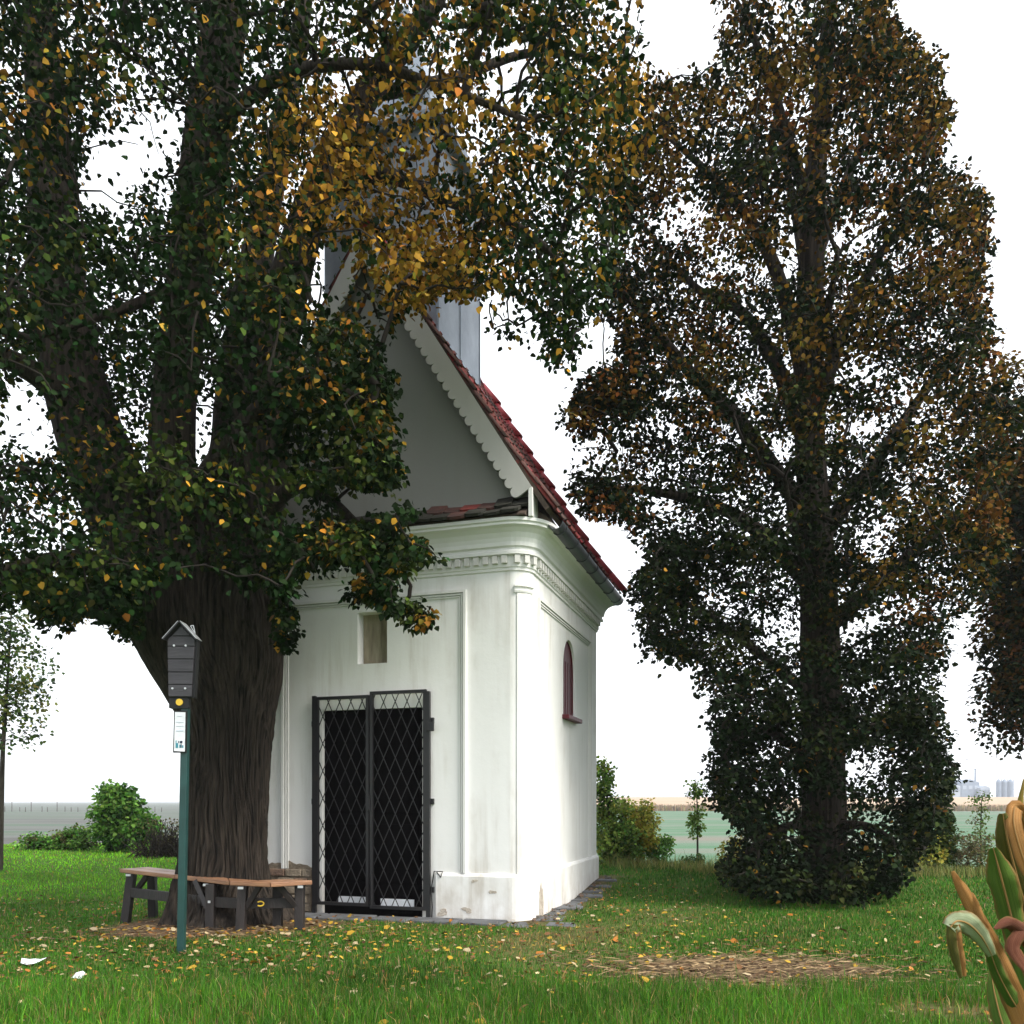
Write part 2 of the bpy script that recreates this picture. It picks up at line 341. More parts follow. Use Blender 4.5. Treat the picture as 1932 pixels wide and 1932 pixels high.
for i in range(len(ring)):
    a, b = ring[i], ring[(i+1) % len(ring)]
    mb.add([fs(*a, 0), fs(*b, 0), fs(*b, .14), fs(*a, .14)], [(0, 1, 2, 3)])
mb.build('side_wall', M['wall'], chapel, fix=False)
mb = MB(); sh_o = [(wc+(a-wc)*1.04, b+.01 if b > WZ0 else b-.02) for a, b in ring]
mb.prism(sh_o, (HW-.075, 0, 0), (0, 1, 0), (0, 0, 1), (.04, 0, 0)); wn = mb.build('window', M['shutter'], chapel)
for k in range(1, 5):
    v_ = WV0+.63*k/5; MB().bb((HW-.036, v_-.006, WZ0+.02), (HW-.029, v_+.006, 2.98)).build('board_joint', M['shutter'], wn)
frame = MB()
for i in range(len(ring)-1):
    a, b = ring[i], ring[i+1]; f_ = lambda q: (wc+(q[0]-wc)*.93, WZ0+(q[1]-WZ0)*.975)
    a2, b2 = f_(a), f_(b)
    frame.add([fs(*a, .034), fs(*b, .034), fs(*b2, .022), fs(*a2, .022), fs(*b2, .04), fs(*a2, .04)], [(0, 1, 2, 3), (3, 2, 4, 5)])
frame.build('frame', M['shutter'], wn, fix=False)
MB().bb((HW-.12, WV0-.05, WZ0-.055), (HW+.085, WV1+.05, WZ0-.002)).build('sill', M['shutter'], wn, bevel=.008)
# other walls
mb = MB(); mb.add([(-HW, RC, -.2), (-HW, DL, -.2), (-HW, DL, ZT), (-HW, RC, ZT)], [(0, 3, 2, 1)]); mb.build('side_wall', M['wall'], chapel, fix=False)
mb = MB(); mb.add([(-HW, DL, -.2), (HW, DL, -.2), (HW, DL, 4.3), (0, DL, 7.2), (-HW, DL, 4.3)], [(0, 1, 2, 3, 4)]); mb.build('rear_wall', M['wall'], chapel, fix=False)
for sgn in (1, -1):
    mb = MB(); pa = perim(n=12)[1:-1]; pa = [((sgn*p_[0], p_[1]), (sgn*q_[0], q_[1])) for p_, q_ in pa]
    sweep(mb, pa, [(0, -.2), (0, ZT)], caps=False); mb.build('rounded_corner', M['wall'], chapel, smooth=True, fix=False)
    mb = MB(); pb = [q for q in pa[3:-3]]; sweep(mb, pb, [(0, .48), (.014, .48), (.014, 3.43), (0, 3.43)]); pil = mb.build('pilaster', M['wall'], chapel)
    mb = MB(); sweep(mb, pa[2:-2], [(.0, 3.432), (.02, 3.432), (.026, 3.45), (.026, 3.462), (.014, 3.468), (.014, 3.486), (.036, 3.494), (.036, 3.51), (0, 3.52)]); mb.build('capital', M['trim'], pil)
# plinth
PLP = [(0, -.2), (.035, -.2), (.035, .455), (.02, .483), (0, .487)]
mb = MB(); sweep(mb, perim(u_from=.78, n=10), PLP); mb.build('plinth', M['wall'], chapel)
mb = MB(); lp = [((-p_[0], p_[1]), (-q_[0], q_[1])) for p_, q_ in perim(u_from=1.30, n=10)]; sweep(mb, lp, PLP); mb.build('plinth', M['wall'], chapel)
# bare masonry left of the gate, where the render has fallen off
pts = [(-1.30, -.1), (-.715, -.1), (-.715, .50), (-.76, .505), (-.80, .53), (-.85, .535), (-.90, .545), (-.94, .535), (-.98, .55), (-1.03, .575), (-1.08, .57), (-1.13, .545), (-1.18, .55), (-1.22, .54), (-1.26, .55), (-1.30, .53)]
ms = MB().prism(pts, (0, -.006, 0), (1, 0, 0), (0, 0, 1), (0, .02, 0)).build('bare_masonry', M['masonry'], chapel)
r2 = np.random.default_rng(3)
for row in range(5):
    u = -1.29+(.12 if row % 2 else 0); z = .0+row*.098
    while u < -.75:
        wd = min(.21+r2.uniform(-.03, .03), -.72-u)
        if wd > .07: MB().bb((u, -.03-r2.uniform(0, .012), z+.008), (u+wd-.016, -.004, z+.088)).build('brick', M['brick'] if r2.random() < .6 else M['masonry'], ms, bevel=.008)
        u += wd
# peeled patches low on the right
pp = [(-.10, 0), (.06, 0), (.07, .16), (.04, .33), (.0, .30), (-.03, .40), (-.06, .33), (-.09, .30)]
pm = MB(); q = Vector((HW+.036, .46, 0))
pm.prism(pp, (HW+.0365, .40, -.02), (0, 1, 0), (0, 0, 1), (.003, 0, 0)).build('peeled_patch', M['chip'], chapel)
def chip(u, z, s, k):
    r_ = np.random.default_rng(k); a = np.linspace(0, 2*math.pi, 18, endpoint=False); ph = r_.uniform(0, 6, 3); pl = [(s*q_*math.cos(x), s*.6*q_*math.sin(x)) for x in a for q_ in [1+.3*math.sin(2*x+ph[0])+.2*math.sin(3*x+ph[1])+.12*math.sin(7*x+ph[2])]]
    MB().prism(pl, (u, -.0385, z), (1, 0, 0), (0, 0, 1), (0, .003, 0)).build('peeled_patch', M['chip'], chapel)
chip(1.14, .10, .05, 1); chip(1.42, .30, .035, 2); chip(1.22, .41, .03, 3); chip(.86, .06, .06, 4)
# panel mouldings
def frame_strip(mb, pts, wd, proud, fn, base=0.0):
    # mitred band: pts are outer corners of an open frame (bottom-left, top-left, top-right, bottom-right)
    (a0, z0), (a1, z1), (a2, z2), (a3, z3) = pts
    inn = [(a0+wd, z0), (a1+wd, z1-wd), (a2-wd, z2-wd), (a3-wd, z3)]
    for i in range(3):
        q_ = [pts[i], pts[i+1], inn[i+1], inn[i]]
        vs_ = [fn(x, z, base) for x, z in q_]+[fn(x, z, -proud) for x, z in q_]
        mb.add(vs_, [(4, 5, 6, 7), (0, 1, 5, 4), (1, 2, 6, 5), (2, 3, 7, 6), (3, 0, 4, 7)])
ff = lambda u, z, d: (u, d, z)
for (a0, a1, zb, zt, fn) in ((-1.12, 1.12, .487, 3.50, ff), (.34, 2.98, .487, 3.45, fs)):
    mb = MB()
    frame_strip(mb, [(a0, zb), (a0, zt), (a1, zt), (a1, zb)], .030, .034, fn)
    frame_strip(mb, [(a0+.040, zb), (a0+.040, zt-.040), (a1-.040, zt-.040), (a1-.040, zb)], .016, .022, fn)
    frame_strip(mb, [(a0+.066, zb), (a0+.066, zt-.066), (a1-.066, zt-.066), (a1-.066, zb)], .012, .014, fn)
    mb.build('panel_moulding', M['trim'], chapel)
# cornice with dentils
prof = [(0, 3.66), (.018, 3.665), (.018, 3.69), (.03, 3.70), (.03, 3.815), (.085, 3.818), (.085, 3.85), (.07, 3.862), (.07, 3.885), (.095, 3.90), (.10, 3.94), (.115, 3.98), (.145, 4.025), (.19, 4.06), (.235, 4.078), (.235, 4.10), (.255, 4.112), (.255, 4.145), (0, 4.20)]
mb = MB(); sweep(mb, full_perim(10), prof, closed=True); cor = mb.build('cornice', M['trim'], chapel, fix=True)
dm = MB().bb((-.028, -.045, -.04), (.028, .0, .04)).mesh('dentil'); dm.materials.append(M['trim'])
def dentil(u, v, ang):
    o = link('dentil', dm, cor); o.location = (u, v, 3.772); o.rotation_euler = (0, 0, ang)
k = 0; u = -1.56
while u < 1.6: dentil(u, -.028, 0); u += .104
for a in (22, 45, 68): aa = R(-90+a); dentil(HW-RC+(RC+.028)*math.cos(aa), RC+(RC+.028)*math.sin(aa), aa+R(90))
v = .24
while v < DL: dentil(HW+.028, v, R(90)); v += .104
# gable
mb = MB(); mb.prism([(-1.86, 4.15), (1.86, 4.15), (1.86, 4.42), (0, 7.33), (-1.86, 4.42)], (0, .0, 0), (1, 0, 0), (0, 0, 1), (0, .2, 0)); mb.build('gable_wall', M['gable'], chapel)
# small tiled ledge on the front cornice
led = MB().prism([(-.25, 4.15), (0, 4.17), (0, 4.33), (-.25, 4.165)], (-1.86, 0, 0), (0, 1, 0), (0, 0, 1), (3.70, 0, 0)).build('ledge', M['deck'], chapel)
lt = [MB().prism([(-.095, 0), (-.06, -.018), (.06, -.018), (.095, 0), (.095, .17), (-.095, .17)], (0, 0, 0), (1, 0, 0), (0, 1, 0), (0, 0, .03)).mesh('tile') for _ in range(3)]
for me_, m_ in zip(lt, ('tile_c', 'tile_b', 'tile')): me_.materials.append(M[m_])
la = math.atan2(.17, .25)
for row in range(2):
    n_ = 19
    for k in range(n_):
        u = -1.77+k*.192+(.09 if row else 0)
        if u > 1.8: continue
        pr = r2.random(); me_ = lt[0] if (u < .75 or pr < .3) else (lt[2] if pr < .5 else lt[1])
        o = link('tile', me_, led); o.location = (u, -.285+row*.125+r2.uniform(-.012, .012), 4.163+row*.095+r2.uniform(0, .018)); o.rotation_euler = (la+r2.uniform(-.12, .12), r2.uniform(-.09, .09), r2.uniform(-.09, .09))
# roof
EU, EZ, AZ = 2.03, 4.20, 7.45; SL = math.hypot(EU, AZ-EZ)
V0R, V1R = -.16, 3.58
def slope_pt(sg, s, v, h):      # s along the slope from eave, h above deck
    du, dz = -EU/SL, (AZ-EZ)/SL; n_ = ((AZ-EZ)/SL, EU/SL)
    fl = .05*max(0, 1-s/.7)**2
    return (sg*(EU+du*s+n_[0]*(h+fl)), v, EZ+dz*s+n_[1]*(h+fl))
rts = []
for sg in (1, -1):
    mb = MB()
    mb.add([slope_pt(sg, 0, V0R, 0), slope_pt(sg, SL, V0R, 0), slope_pt(sg, SL, V1R, 0), slope_pt(sg, 0, V1R, 0),
            slope_pt(sg, 0, V0R, -.05), slope_pt(sg, SL-.03, V0R, -.05), slope_pt(sg, SL-.03, V1R, -.05), slope_pt(sg, 0, V1R, -.05)],
           [(0, 1, 2, 3), (4, 7, 6, 5), (0, 4, 5, 1), (3, 2, 6, 7), (0, 3, 7, 4)])
    rts.append(mb.build('roof_slope', M['deck'], chapel))
def tile_mesh(w_=.2, l_=.36):
    xs = [-w_/2, -w_/2+.02, -w_/2+.045, -w_/2+.07, w_/2-.04, w_/2-.012, w_/2]; hs = [.018, .040, .040, .016, .014, .022, .030]
    vs_ = []
    for y, dz in ((0, .035), (l_, .0)):
        vs_ += [(x, y, h+dz) for x, h in zip(xs, hs)]+[(x, y, h+dz-.016) for x, h in zip(xs, hs)]
    n = 7; fs_ = []
    for k in range(n-1): fs_ += [(k, k+1, 2*n+k+1, 2*n+k), (k, n+k, n+k+1, k+1)]
    fs_ += [(0, 2*n, 3*n, n), (n-1, 2*n-1, 4*n-1, 3*n-1)]
    m_ = MB(); m_.add(vs_, fs_); return m_
tms = []
for mn in ('tile', 'tile_b', 'tile', 'tile_r'):
    me_ = tile_mesh().mesh('tile'); me_.materials.append(M[mn]); tms.append(me_)
NR = 13; EXP = (SL-.05)/NR; NC = 18; PV = (V1R-V0R)/NC
for sg in (1, -1):
    du, dz = sg*-EU/SL, (AZ-EZ)/SL
    Y = Vector((du, 0, dz)); X = Vector((0, sg*1.0, 0)); Z = X.cross(Y)
    joined = MB()
    for r_ in range(NR):
        for c_ in range(NC):
            s_ = r_*EXP-.03; v_ = V0R+PV*(c_+.5); pt = Vector(slope_pt(sg, s_+.1, v_, .004))-Y*.1
            jit = r2.uniform(-.012, .012)
            Mx = Matrix((X, Y, Z)).transposed().to_4x4(); Mx.translation = pt+Y*jit
            Mx = Mx @ Matrix.Rotation(r2.uniform(-.02, .02), 4, 'Z')
            if sg == 1:
                o = link('tile', tms[int(r2.choice(4, p=[.4, .3, .2, .1]))], rts[0]); o.matrix_local = Mx
            else:
                tmp = tile_mesh(); joined.add([Mx @ Vector(q_) for q_ in tmp.v], tmp.f)
    if sg == -1: tag(joined.build('roof_tiles', M['tile'], rts[1], fix=False), kind='stuff')
def half_round(l_, ra, rb, m_, n=7):
    vs_ = []; 
    for y, rr, dz in ((0, ra, .03), (l_, rb, 0)):
        vs_ += [(rr*math.cos(math.pi*k/n), y, rr*math.sin(math.pi*k/n)*.85+dz) for k in range(n+1)]
        vs_ += [((rr-.016)*math.cos(math.pi*k/n), y, (rr-.016)*math.sin(math.pi*k/n)*.85+dz) for k in range(n+1)]
    q_ = n+1; fs_ = []
    for k in range(n): fs_ += [(k, k+1, 2*q_+k+1, 2*q_+k), (q_+k, 3*q_+k, 3*q_+k+1, q_+k+1), (k, q_+k, q_+k+1, k+1), (2*q_+k, 2*q_+k+1, 3*q_+k+1, 3*q_+k)]
    me_ = MB().add(vs_, fs_).mesh('cap_tile', True); me_.materials.append(M[m_]); return me_
cap_red = half_round(.40, .105, .085, 'tile_r'); cap_dk = half_round(.40, .034, .028, 'tile_b')
for sg in (1, -1):
    du, dz = sg*-EU/SL, (AZ-EZ)/SL; Y = Vector((du, 0, dz)); X = Vector((0, sg*1.0, 0)); Z = X.cross(Y)
    for (vv, me_, n_) in ((V1R-.03, cap_red, 12), (V0R+.02, cap_dk, 12)):
        for k in range(n_):
            s_ = -.05+k*(SL-.02)/n_; Mx = Matrix((X, Y, Z)).transposed().to_4x4(); Mx.translation = Vector(slope_pt(sg, s_, vv, .03))
            o = link('verge_tile', me_, rts[0 if sg == 1 else 1]); o.matrix_local = Mx
for k in range(11):
    o = link('ridge_tile', cap_red, rts[0]); o.location = (0, V0R-.02+k*.335, AZ+.0); o.rotation_euler = (.0, 0, 0)
# scalloped bargeboards
for sg in (1, -1):
    s0, s1 = .28, SL-.02; npt = 30; pitch = (s1-s0)/npt; poly = []
    for k in range(npt):
        for a in range(7):
            th = math.pi*a/6
            if a == 0 and k: continue
            poly.append((s0+pitch*(k+.5-.5*math.cos(th)), -.150-.055*math.sin(th)))
    poly += [(s1, .012), (s0, .012)]
    du, dz = sg*-EU/SL, (AZ-EZ)/SL; n_ = (sg*(AZ-EZ)/SL, EU/SL)
    MB().prism(poly, (sg*EU, -.19, EZ), (du, 0, dz), (n_[0], 0, n_[1]), (0, .028, 0)).build('bargeboard', M['board'], chapel)
    # corner return under the verge
    MB().bb((sg*1.86, -.19, 4.15), (sg*1.90, .02, 4.44)).build('verge_return', M['trim'], chapel)
    # soffit board and gutter
    MB().prism([(1.80, 4.155), (2.0, 4.12), (2.03, 4.17), (1.80, 4.34)], (0, .02, 0), (sg, 0, 0), (0, 0, 1), (0, 3.5, 0)).build('soffit', M['deck'], chapel)
    g = MB(); gu, gz, gr = 2.085, 4.135, .082; pr = [(gr*math.cos(R(a)), gr*math.sin(R(a))) for a in range(180, 361, 15)]; pr2 = [((gr-.008)*math.cos(R(a)), (gr-.008)*math.sin(R(a))) for a in range(360, 179, -15)]
    g.prism(pr+pr2, (sg*gu, .02, gz), (sg, 0, 0), (0, 0, 1), (0, 3.55, 0)); gt = g.build('gutter', M['gutter'], chapel)
    e = MB(); e.prism([((gr+.004)*math.cos(R(a)), (gr+.004)*math.sin(R(a))) for a in range(180, 361, 15)], (sg*gu, 3.566, gz), (sg, 0, 0), (0, 0, 1), (0, .012, 0)); e.build('end_cap', M['gutter'], gt)
    for k in range(7):
        b_ = MB(); pr3 = [((gr+.009)*math.cos(R(a)), (gr+.009)*math.sin(R(a))) for a in range(180, 361, 20)]; pr4 = [((gr+.001)*math.cos(R(a)), (gr+.001)*math.sin(R(a))) for a in range(360, 179, -20)]
        b_.prism(pr3+pr4, (sg*gu, .18+k*.53, gz), (sg, 0, 0), (0, 0, 1), (0, .03, 0)); b_.build('bracket', M['gutter'], gt)
# metal clad ridge turret
tur = MB().prism([(-.7, 6.0), (.7, 6.0), (.7, 8.7), (-.7, 8.7)], (0, .2, 0), (1, 0, 0), (0, 0, 1), (0, 1.4, 0)).build('turret', M['zinc'], chapel)
for k in range(3):
    q = .2+1.4*k/2; q = min(max(q, .22), 1.585)
    MB().bb((.701, q-.004, 6.1), (.709, q+.004, 8.69)).build('standing_seam', M['zinc'], tur)
    q = -.69+1.38*k/2; MB().bb((q-.004, .191, 6.6), (q+.004, .199, 8.69)).build('standing_seam', M['zinc'], tur)
MB().prism([(-.82, 8.7), (.82, 8.7), (.82, 8.8), (-.82, 8.8)], (0, .08, 0), (1, 0, 0), (0, 0, 1), (0, 1.64, 0)).build('eaves_band', M['zinc'], tur)
sp_ = MB(); rings = [(.80, 8.8), (.55, 9.15), (.42, 9.6), (.2, 10.2), (.03, 10.8)]
for i in range(len(rings)-1):
    (a, za), (b, zb) = rings[i], rings[i+1]
    sp_.add([(-a, .9-a, za), (a, .9-a, za), (a, .9+a, za), (-a, .9+a, za), (-b, .9-b, zb), (b, .9-b, zb), (b, .9+b, zb), (-b, .9+b, zb)], [(0, 1, 5, 4), (1, 2, 6, 5), (2, 3, 7, 6), (3, 0, 4, 7)])
sp_.build('spire', M['zinc'], tur)
# flashing apron where the turret meets the tiles
fl = MB(); sA = (EU-.72)*SL/EU
fl.add([slope_pt(1, sA, .16, .075), slope_pt(1, sA, 1.68, .075), slope_pt(1, sA-.13, 1.72, .08), slope_pt(1, sA-.13, .12, .08)], [(0, 1, 2, 3)]); fl.build('flashing', M['zinc'], tur, fix=False)
# wrought iron gate
GV = -.05
def lattice(u0, u1, z0, z1, name_parent, fl_=1):
    leaf = MB()
    for a, b in (((u0, z0), (u1, z0)), ((u0, z1), (u1, z1)), ((u0, z0), (u0, z1)), ((u1, z0), (u1, z1))):
        hz = a[1] == b[1]
        w_ = .034
        if hz: leaf.bb((a[0]-w_/2, GV-.018, a[1]-w_/2), (b[0]+w_/2, GV+.018, b[1]+w_/2))
        else: leaf.bb((a[0]-w_/2, GV-.018, a[1]+w_/2), (b[0]+w_/2, GV+.018, b[1]-w_/2))
    lf = leaf.build('gate_leaf', M['iron'], name_parent)
    pu = (u1-u0)/4.5; pz = .305; sl = pz/pu
    for sgn in (1, -1):
        for k in range(-12, 22):
            zc = z0+.11+k*pz            # line z = zc + sgn*sl*(u-u0)
            pts_ = []
            ua, ub = u0, u1
            za, zb = zc, zc+sgn*sl*(u1-u0)
            ts = []
            lo_, hi_ = z0, z1
            def cut(zv): return (zv-zc)/(sgn*sl)+u0
            cand = sorted([cut(lo_), cut(hi_)]); a = max(u0, cand[0]); b = min(u1, cand[1])
            if b-a < .03: continue
            A = (a, GV+.006*sgn, zc+sgn*sl*(a-u0)); B = (b, GV+.006*sgn, zc+sgn*sl*(b-u0))
            MB().bar(A, B, .008, .008, (0, 1, 0)).build('lattice_bar', M['iron'], lf)
    return lf
gate = empty('gate', (0, 0, 0), 0, chapel)
gl = lattice(-.645, -.018, .115, 2.40, gate); g2 = lattice(.030, .662, .095, 2.435, gate)
for u in (-.682, .700):
    MB().bb((u-.02, GV-.02, -.05), (u+.02, GV+.02, 2.43)).build('gate_post', M['iron'], gate)
    for z in (.3, 1.25, 2.12): MB().bb((u-.015 if u > 0 else u-.05, GV+.021, z-.03), (u+.05 if u > 0 else u+.015, .004, z+.03)).build('hinge', M['iron'], gate)
MB().bb((-.03, GV-.035, 1.15), (.02, GV-.019, 1.32)).build('lock', M['iron'], gate, bevel=.004)
MB().bb((.70, GV-.05, 2.0), (.78, GV-.022, 2.10)).build('lock_box', M['iron'], gate, bevel=.006)
MB().tube([(.045, GV-.03, .11), (.045, GV-.03, .45)], .008, 6).build('drop_bolt', M['iron'], gate)
# cable at the right of the gate
MB().tube([(.74, -.05, .0), (.75, -.06, .12), (.73, -.045, .3), (.76, -.03, .5), (.86, -.04, .50), (.84, -.045, .44), (.79, -.03, .49)], .007, 6).build('cable', M['black'], chapel)

# paving round the chapel
pav = tag(link('paving', None), kind='structure'); pav.location = (FORK[0], FORK[1], 0); pav.rotation_euler = (0, 0, -TH)
u = -1.0
for wd in (.52, .6, .45, .55, .5, .42, .36):
    d_ = .36+r2.uniform(-.08, .06)
    o = MB().prism([(0, 0), (wd-.03, .02), (wd-.02, -d_), (.02, -d_+.04)], (u, -.045, -.08), (1, 0, 0), (0, 1, 0), (0, 0, .088+r2.uniform(-.008, .014))).build('paving_slab', M['slab'], pav, bevel=.012); u += wd
def gz_l(u, v):
    x = FORK[0]+u*math.cos(TH)+v*math.sin(TH); y = FORK[1]-u*math.sin(TH)+v*math.cos(TH); return float(height(x, y))
v = .02
while v < 3.3:
    wd = r2.uniform(.28, .5); d_ = r2.uniform(.16, .34)
    o = MB().prism([(0, 0), (d_, .03), (d_-.04, wd-.05), (.02, wd-.03)], (HW+.045, v, gz_l(HW+.2, v)-.08), (1, 0, 0), (0, 1, 0), (0, 0, .085+r2.uniform(0, .022))).build('paving_slab', M['slab'], pav, bevel=.012); v += wd
sm = []
for k in range(4):
    s_ = np.random.default_rng(k+20); m_ = MB(); bmv = []
    a = [(math.cos(2*math.pi*i/7)*s_.uniform(.6, 1), math.sin(2*math.pi*i/7)*s_.uniform(.6, 1)) for i in range(7)]
    m_.prism(a, (0, 0, -.4), (1, 0, 0), (0, 1, 0), (0, 0, s_.uniform(.7, 1.1))); me_ = m_.mesh('rubble_stone'); me_.materials.append(M['stone'] if k % 2 else M['brick']); sm.append(me_)
for k in range(46):
    v = r2.uniform(.0, 3.6); u = HW+.05+abs(r2.normal(0, .1)); s_ = r2.uniform(.012, .04)
    o = link('rubble_stone', sm[k % 4], pav); o.location = (u, v, gz_l(u, v)+.015); o.scale = (s_, s_*r2.uniform(.7, 1.3), s_*.8); o.rotation_euler = (r2.uniform(-.3, .3), r2.uniform(-.3, .3), r2.uniform(0, 6))

# ------------------------------------------------------------------ bench round the big tree
bench = tag(empty('tree_bench', (-2.9, 8.35, 0)), 'dark stained bench with brown plank seats bent round the thick trunk', 'bench')
bo = Vector((-2.9, 8.35, 0))
BV = [Vector((-4.26, 9.20, .52)), Vector((-3.43, 8.62, .505)), Vector((-2.70, 8.10, .49)), Vector((-2.27, 7.97, .485)), Vector((-1.93, 8.22, .485))]
tc_ = Vector((TREE[0], TREE[1], 0))
inn = []
for q in BV:
    d = Vector((tc_.x-q.x, tc_.y-q.y, 0)).normalized(); inn.append(d)
inn[0] = Vector((.62, .78, 0)); inn[4] = Vector((-.95, .45, 0)).normalized(); inn[1] = Vector((.35, .93, 0)).normalized()
for i in range(4):
    a, b = BV[i]-bo, BV[i+1]-bo; dirv = (b-a).normalized()
    for lo_, hi_ in ((0, .155), (.168, .325)):
        e = dirv*.005
        q4 = [a+inn[i]*lo_+e, b+inn[i+1]*lo_-e, b+inn[i+1]*hi_-e, a+inn[i]*hi_+e]
        m_ = MB(); m_.add([(q.x, q.y, q.z) for q in q4]+[(q.x, q.y, q.z-.042) for q in q4], [(0, 1, 2, 3), (7, 6, 5, 4), (0, 4, 5, 1), (1, 5, 6, 2), (2, 6, 7, 3), (3, 7, 4, 0)])
        m_.build('seat_plank', M['seatwood'], bench, bevel=.006)
def leg(x, y, topz, splay, w_=.085):
    g = float(height(x, y)); a = Vector((x, y, g-.03))-bo; b = Vector((x+splay[0], y+splay[1], topz-.045))-bo
    MB().bar(a, b, w_, w_, (0, 1, 0)).build('leg', M['benchwood'], bench, bevel=.006); return a, b
def brace(a, b, w_=.05):
    MB().bar(Vector(a)-bo, Vector(b)-bo, w_, w_, (0, 1, 0)).build('brace', M['benchwood'], bench, bevel=.004)
L1 = leg(-4.17, 9.14, .52, (.06, .03)); L2 = leg(-4.02, 9.50, .52, (.0, -.03)); L3 = leg(-2.93, 8.24, .49, (0, .02)); L4 = leg(-2.60, 8.12, .49, (.02, .02)); L5 = leg(-2.06, 8.22, .485, (0, .02)); L6 = leg(-2.3, 8.33, .485, (0, 0)); L7 = leg(-3.35, 8.9, .5, (0, 0))
rl = .27
for a, b in (((-4.12, 9.15, rl), (-2.93, 8.28, rl)), ((-2.93, 8.27, rl), (-2.60, 8.15, rl)), ((-2.60, 8.15, rl), (-2.06, 8.24, rl-.005))):
    MB().bar(Vector(a)-bo, Vector(b)-bo, .04, .10).build('rail', M['benchwood'], bench, bevel=.004)
brace((-4.10, 9.16, .22), (-3.86, 8.98, .47)); brace((-2.95, 8.25, .2), (-3.14, 8.42, .46)); brace((-2.57, 8.14, .2), (-2.40, 8.08, .45)); brace((-2.08, 8.22, .22), (-2.24, 8.13, .45))
for x, y, z in ((-4.1, 9.08, .462), (-2.98, 8.27, .437), (-2.57, 8.05, .43), (-2.03, 8.155, .43)):
    MB().box((x-bo.x, y-bo.y-.02, z), (.05, .012, .022)).build('bracket', M['steel'], bench)
MB().box((-2.925-bo.x, 8.19-bo.y, .28), (.022, .012, .022)).build('bolt_head', M['steel'], bench)
yk = MB().tube([(-2.41-bo.x+.03*math.cos(R(a)), 8.12-bo.y+.01*math.cos(R(a)), .27+.022*math.sin(R(a))) for a in range(-140, 141, 20)], .007, 6); yk.build('trail_mark', M['yellow'], bench)

# ------------------------------------------------------------------ post with slatted box and info sheet
pd = 6.94; k_ = pd/FPX
bx = float((336-CX)*k_); post = tag(empty('box_post', (bx, pd, float(height(bx, pd)))), 'green post carrying a dark slatted gabled box and a white notice', 'post')
def pl(x, y, dd=0): p_ = P3(x, y, pd); return Vector((p_[0]-bx, dd, p_[2]-post.location.z))
a, b = pl(337, 1806), pl(347, 1330)
a.z = -.1
MB().bar(a+Vector((0, .05, 0)), b+Vector((0, .05, .2)), .058, .058, (0, 1, 0)).build('pole', M['green'], post, bevel=.005)
box = MB(); F0 = -.02
lx = [(1206, 317.5, 368.5), (1236, 318, 366.5)]
def edge(y): f = (y-1206)/(1316-1206); return 317.5+f*2.2, 369-f*6.5
bk = MB(); (xl, xr), (xl2, xr2) = edge(1200), edge(1316)
pa = [pl(xl+1, 1204), pl(343, 1184), pl(xr+4, 1204), pl(xr2+4.5, 1316), pl(xl2+1, 1316)]
bk.prism([(q.x, q.z) for q in pa], (0, .0, 0), (1, 0, 0), (0, 0, 1), (0, .055, 0)); bo_ = bk.build('slatted_box', M['black'], post)
ys = [1182, 1200.6, 1220, 1244, 1268.5, 1292, 1315]
for i in range(6):
    y0, y1 = ys[i]+.7, ys[i+1]-.5
    if i == 0: q = [pl(341, y0+1), pl(345, y0+1), pl(361, y1), pl(326, y1)]
    elif i == 1: q = [pl(325, y0), pl(362, y0), pl(368.5, 1206.5), pl(368.5, y1), pl(318, y1), pl(318, 1206.5)]
    else: q = [pl(edge(y0)[0], y0), pl(edge(y0)[1], y0), pl(edge(y1)[1], y1), pl(edge(y1)[0], y1)]
    MB().prism([(p_.x, p_.z) for p_ in q], (0, F0, 0), (1, 0, 0), (0, 0, 1), (0, .018, 0)).build('slat', M['slat'], bo_, bevel=.003)
for x0, y0 in ((330.5, 1219), (352.5, 1219), (327.5, 1299.5), (351.5, 1299.5)):
    q = pl(x0, y0); MB().tube([(q.x, F0-.008, q.z), (q.x, F0+.001, q.z)], .0085, 10).build('bolt_head', M['steel'], bo_)
for s_, e_ in (((343, 1176), (313.5, 1209)), ((343, 1176), (373.5, 1209))):
    a, b = pl(*s_), pl(*e_); d = (b-a).normalized(); nrm = Vector((d.z, 0, -d.x)); nrm = nrm if nrm.z > 0 else -nrm
    MB().prism([(0, 0), ((b-a).length, 0), ((b-a).length, .010), (0, .010)], (a.x, -.06, a.z), d, nrm, (0, .125, 0)).build('roof_board', M['slat'], bo_)
    MB().prism([(0, .0105), ((b-a).length, .0105), ((b-a).length, .0135), (0, .0135)], (a.x, -.063, a.z), d, nrm, (0, .131, 0)).build('roof_edging', M['steel'], bo_)
tg = MB()
for a_, b_ in (((356, 1179), (361.5, 1178)), ((361.5, 1178), (365, 1194)), ((365, 1194), (356, 1179))): tg.bar(pl(*a_)+Vector((0, .04, 0)), pl(*b_)+Vector((0, .04, 0)), .005, .006, (0, 1, 0))
tg.build('metal_tag', M['steel'], bo_)
q = pl(336, 1326); MB().bb((q.x-.075, .0, pl(0, 1336).z), (q.x+.085, .06, pl(0, 1317).z)).build('collar', M['black'], post)
MB().tube([(pl(339, 1325).x, -.012, pl(339, 1325).z), (pl(339, 1325).x, -.001, pl(0, 1325).z)], .028, 16).build('yellow_disc', M['yellow'], post)
pa = [pl(328, 1341), pl(352, 1341), pl(350.5, 1420), pl(326, 1420)]
fr = MB().prism([(p_.x, p_.z) for p_ in pa], (0, 0, 0), (1, 0, 0), (0, 0, 1), (0, .03, 0)).build('notice_frame', M['black'], post, bevel=.002)
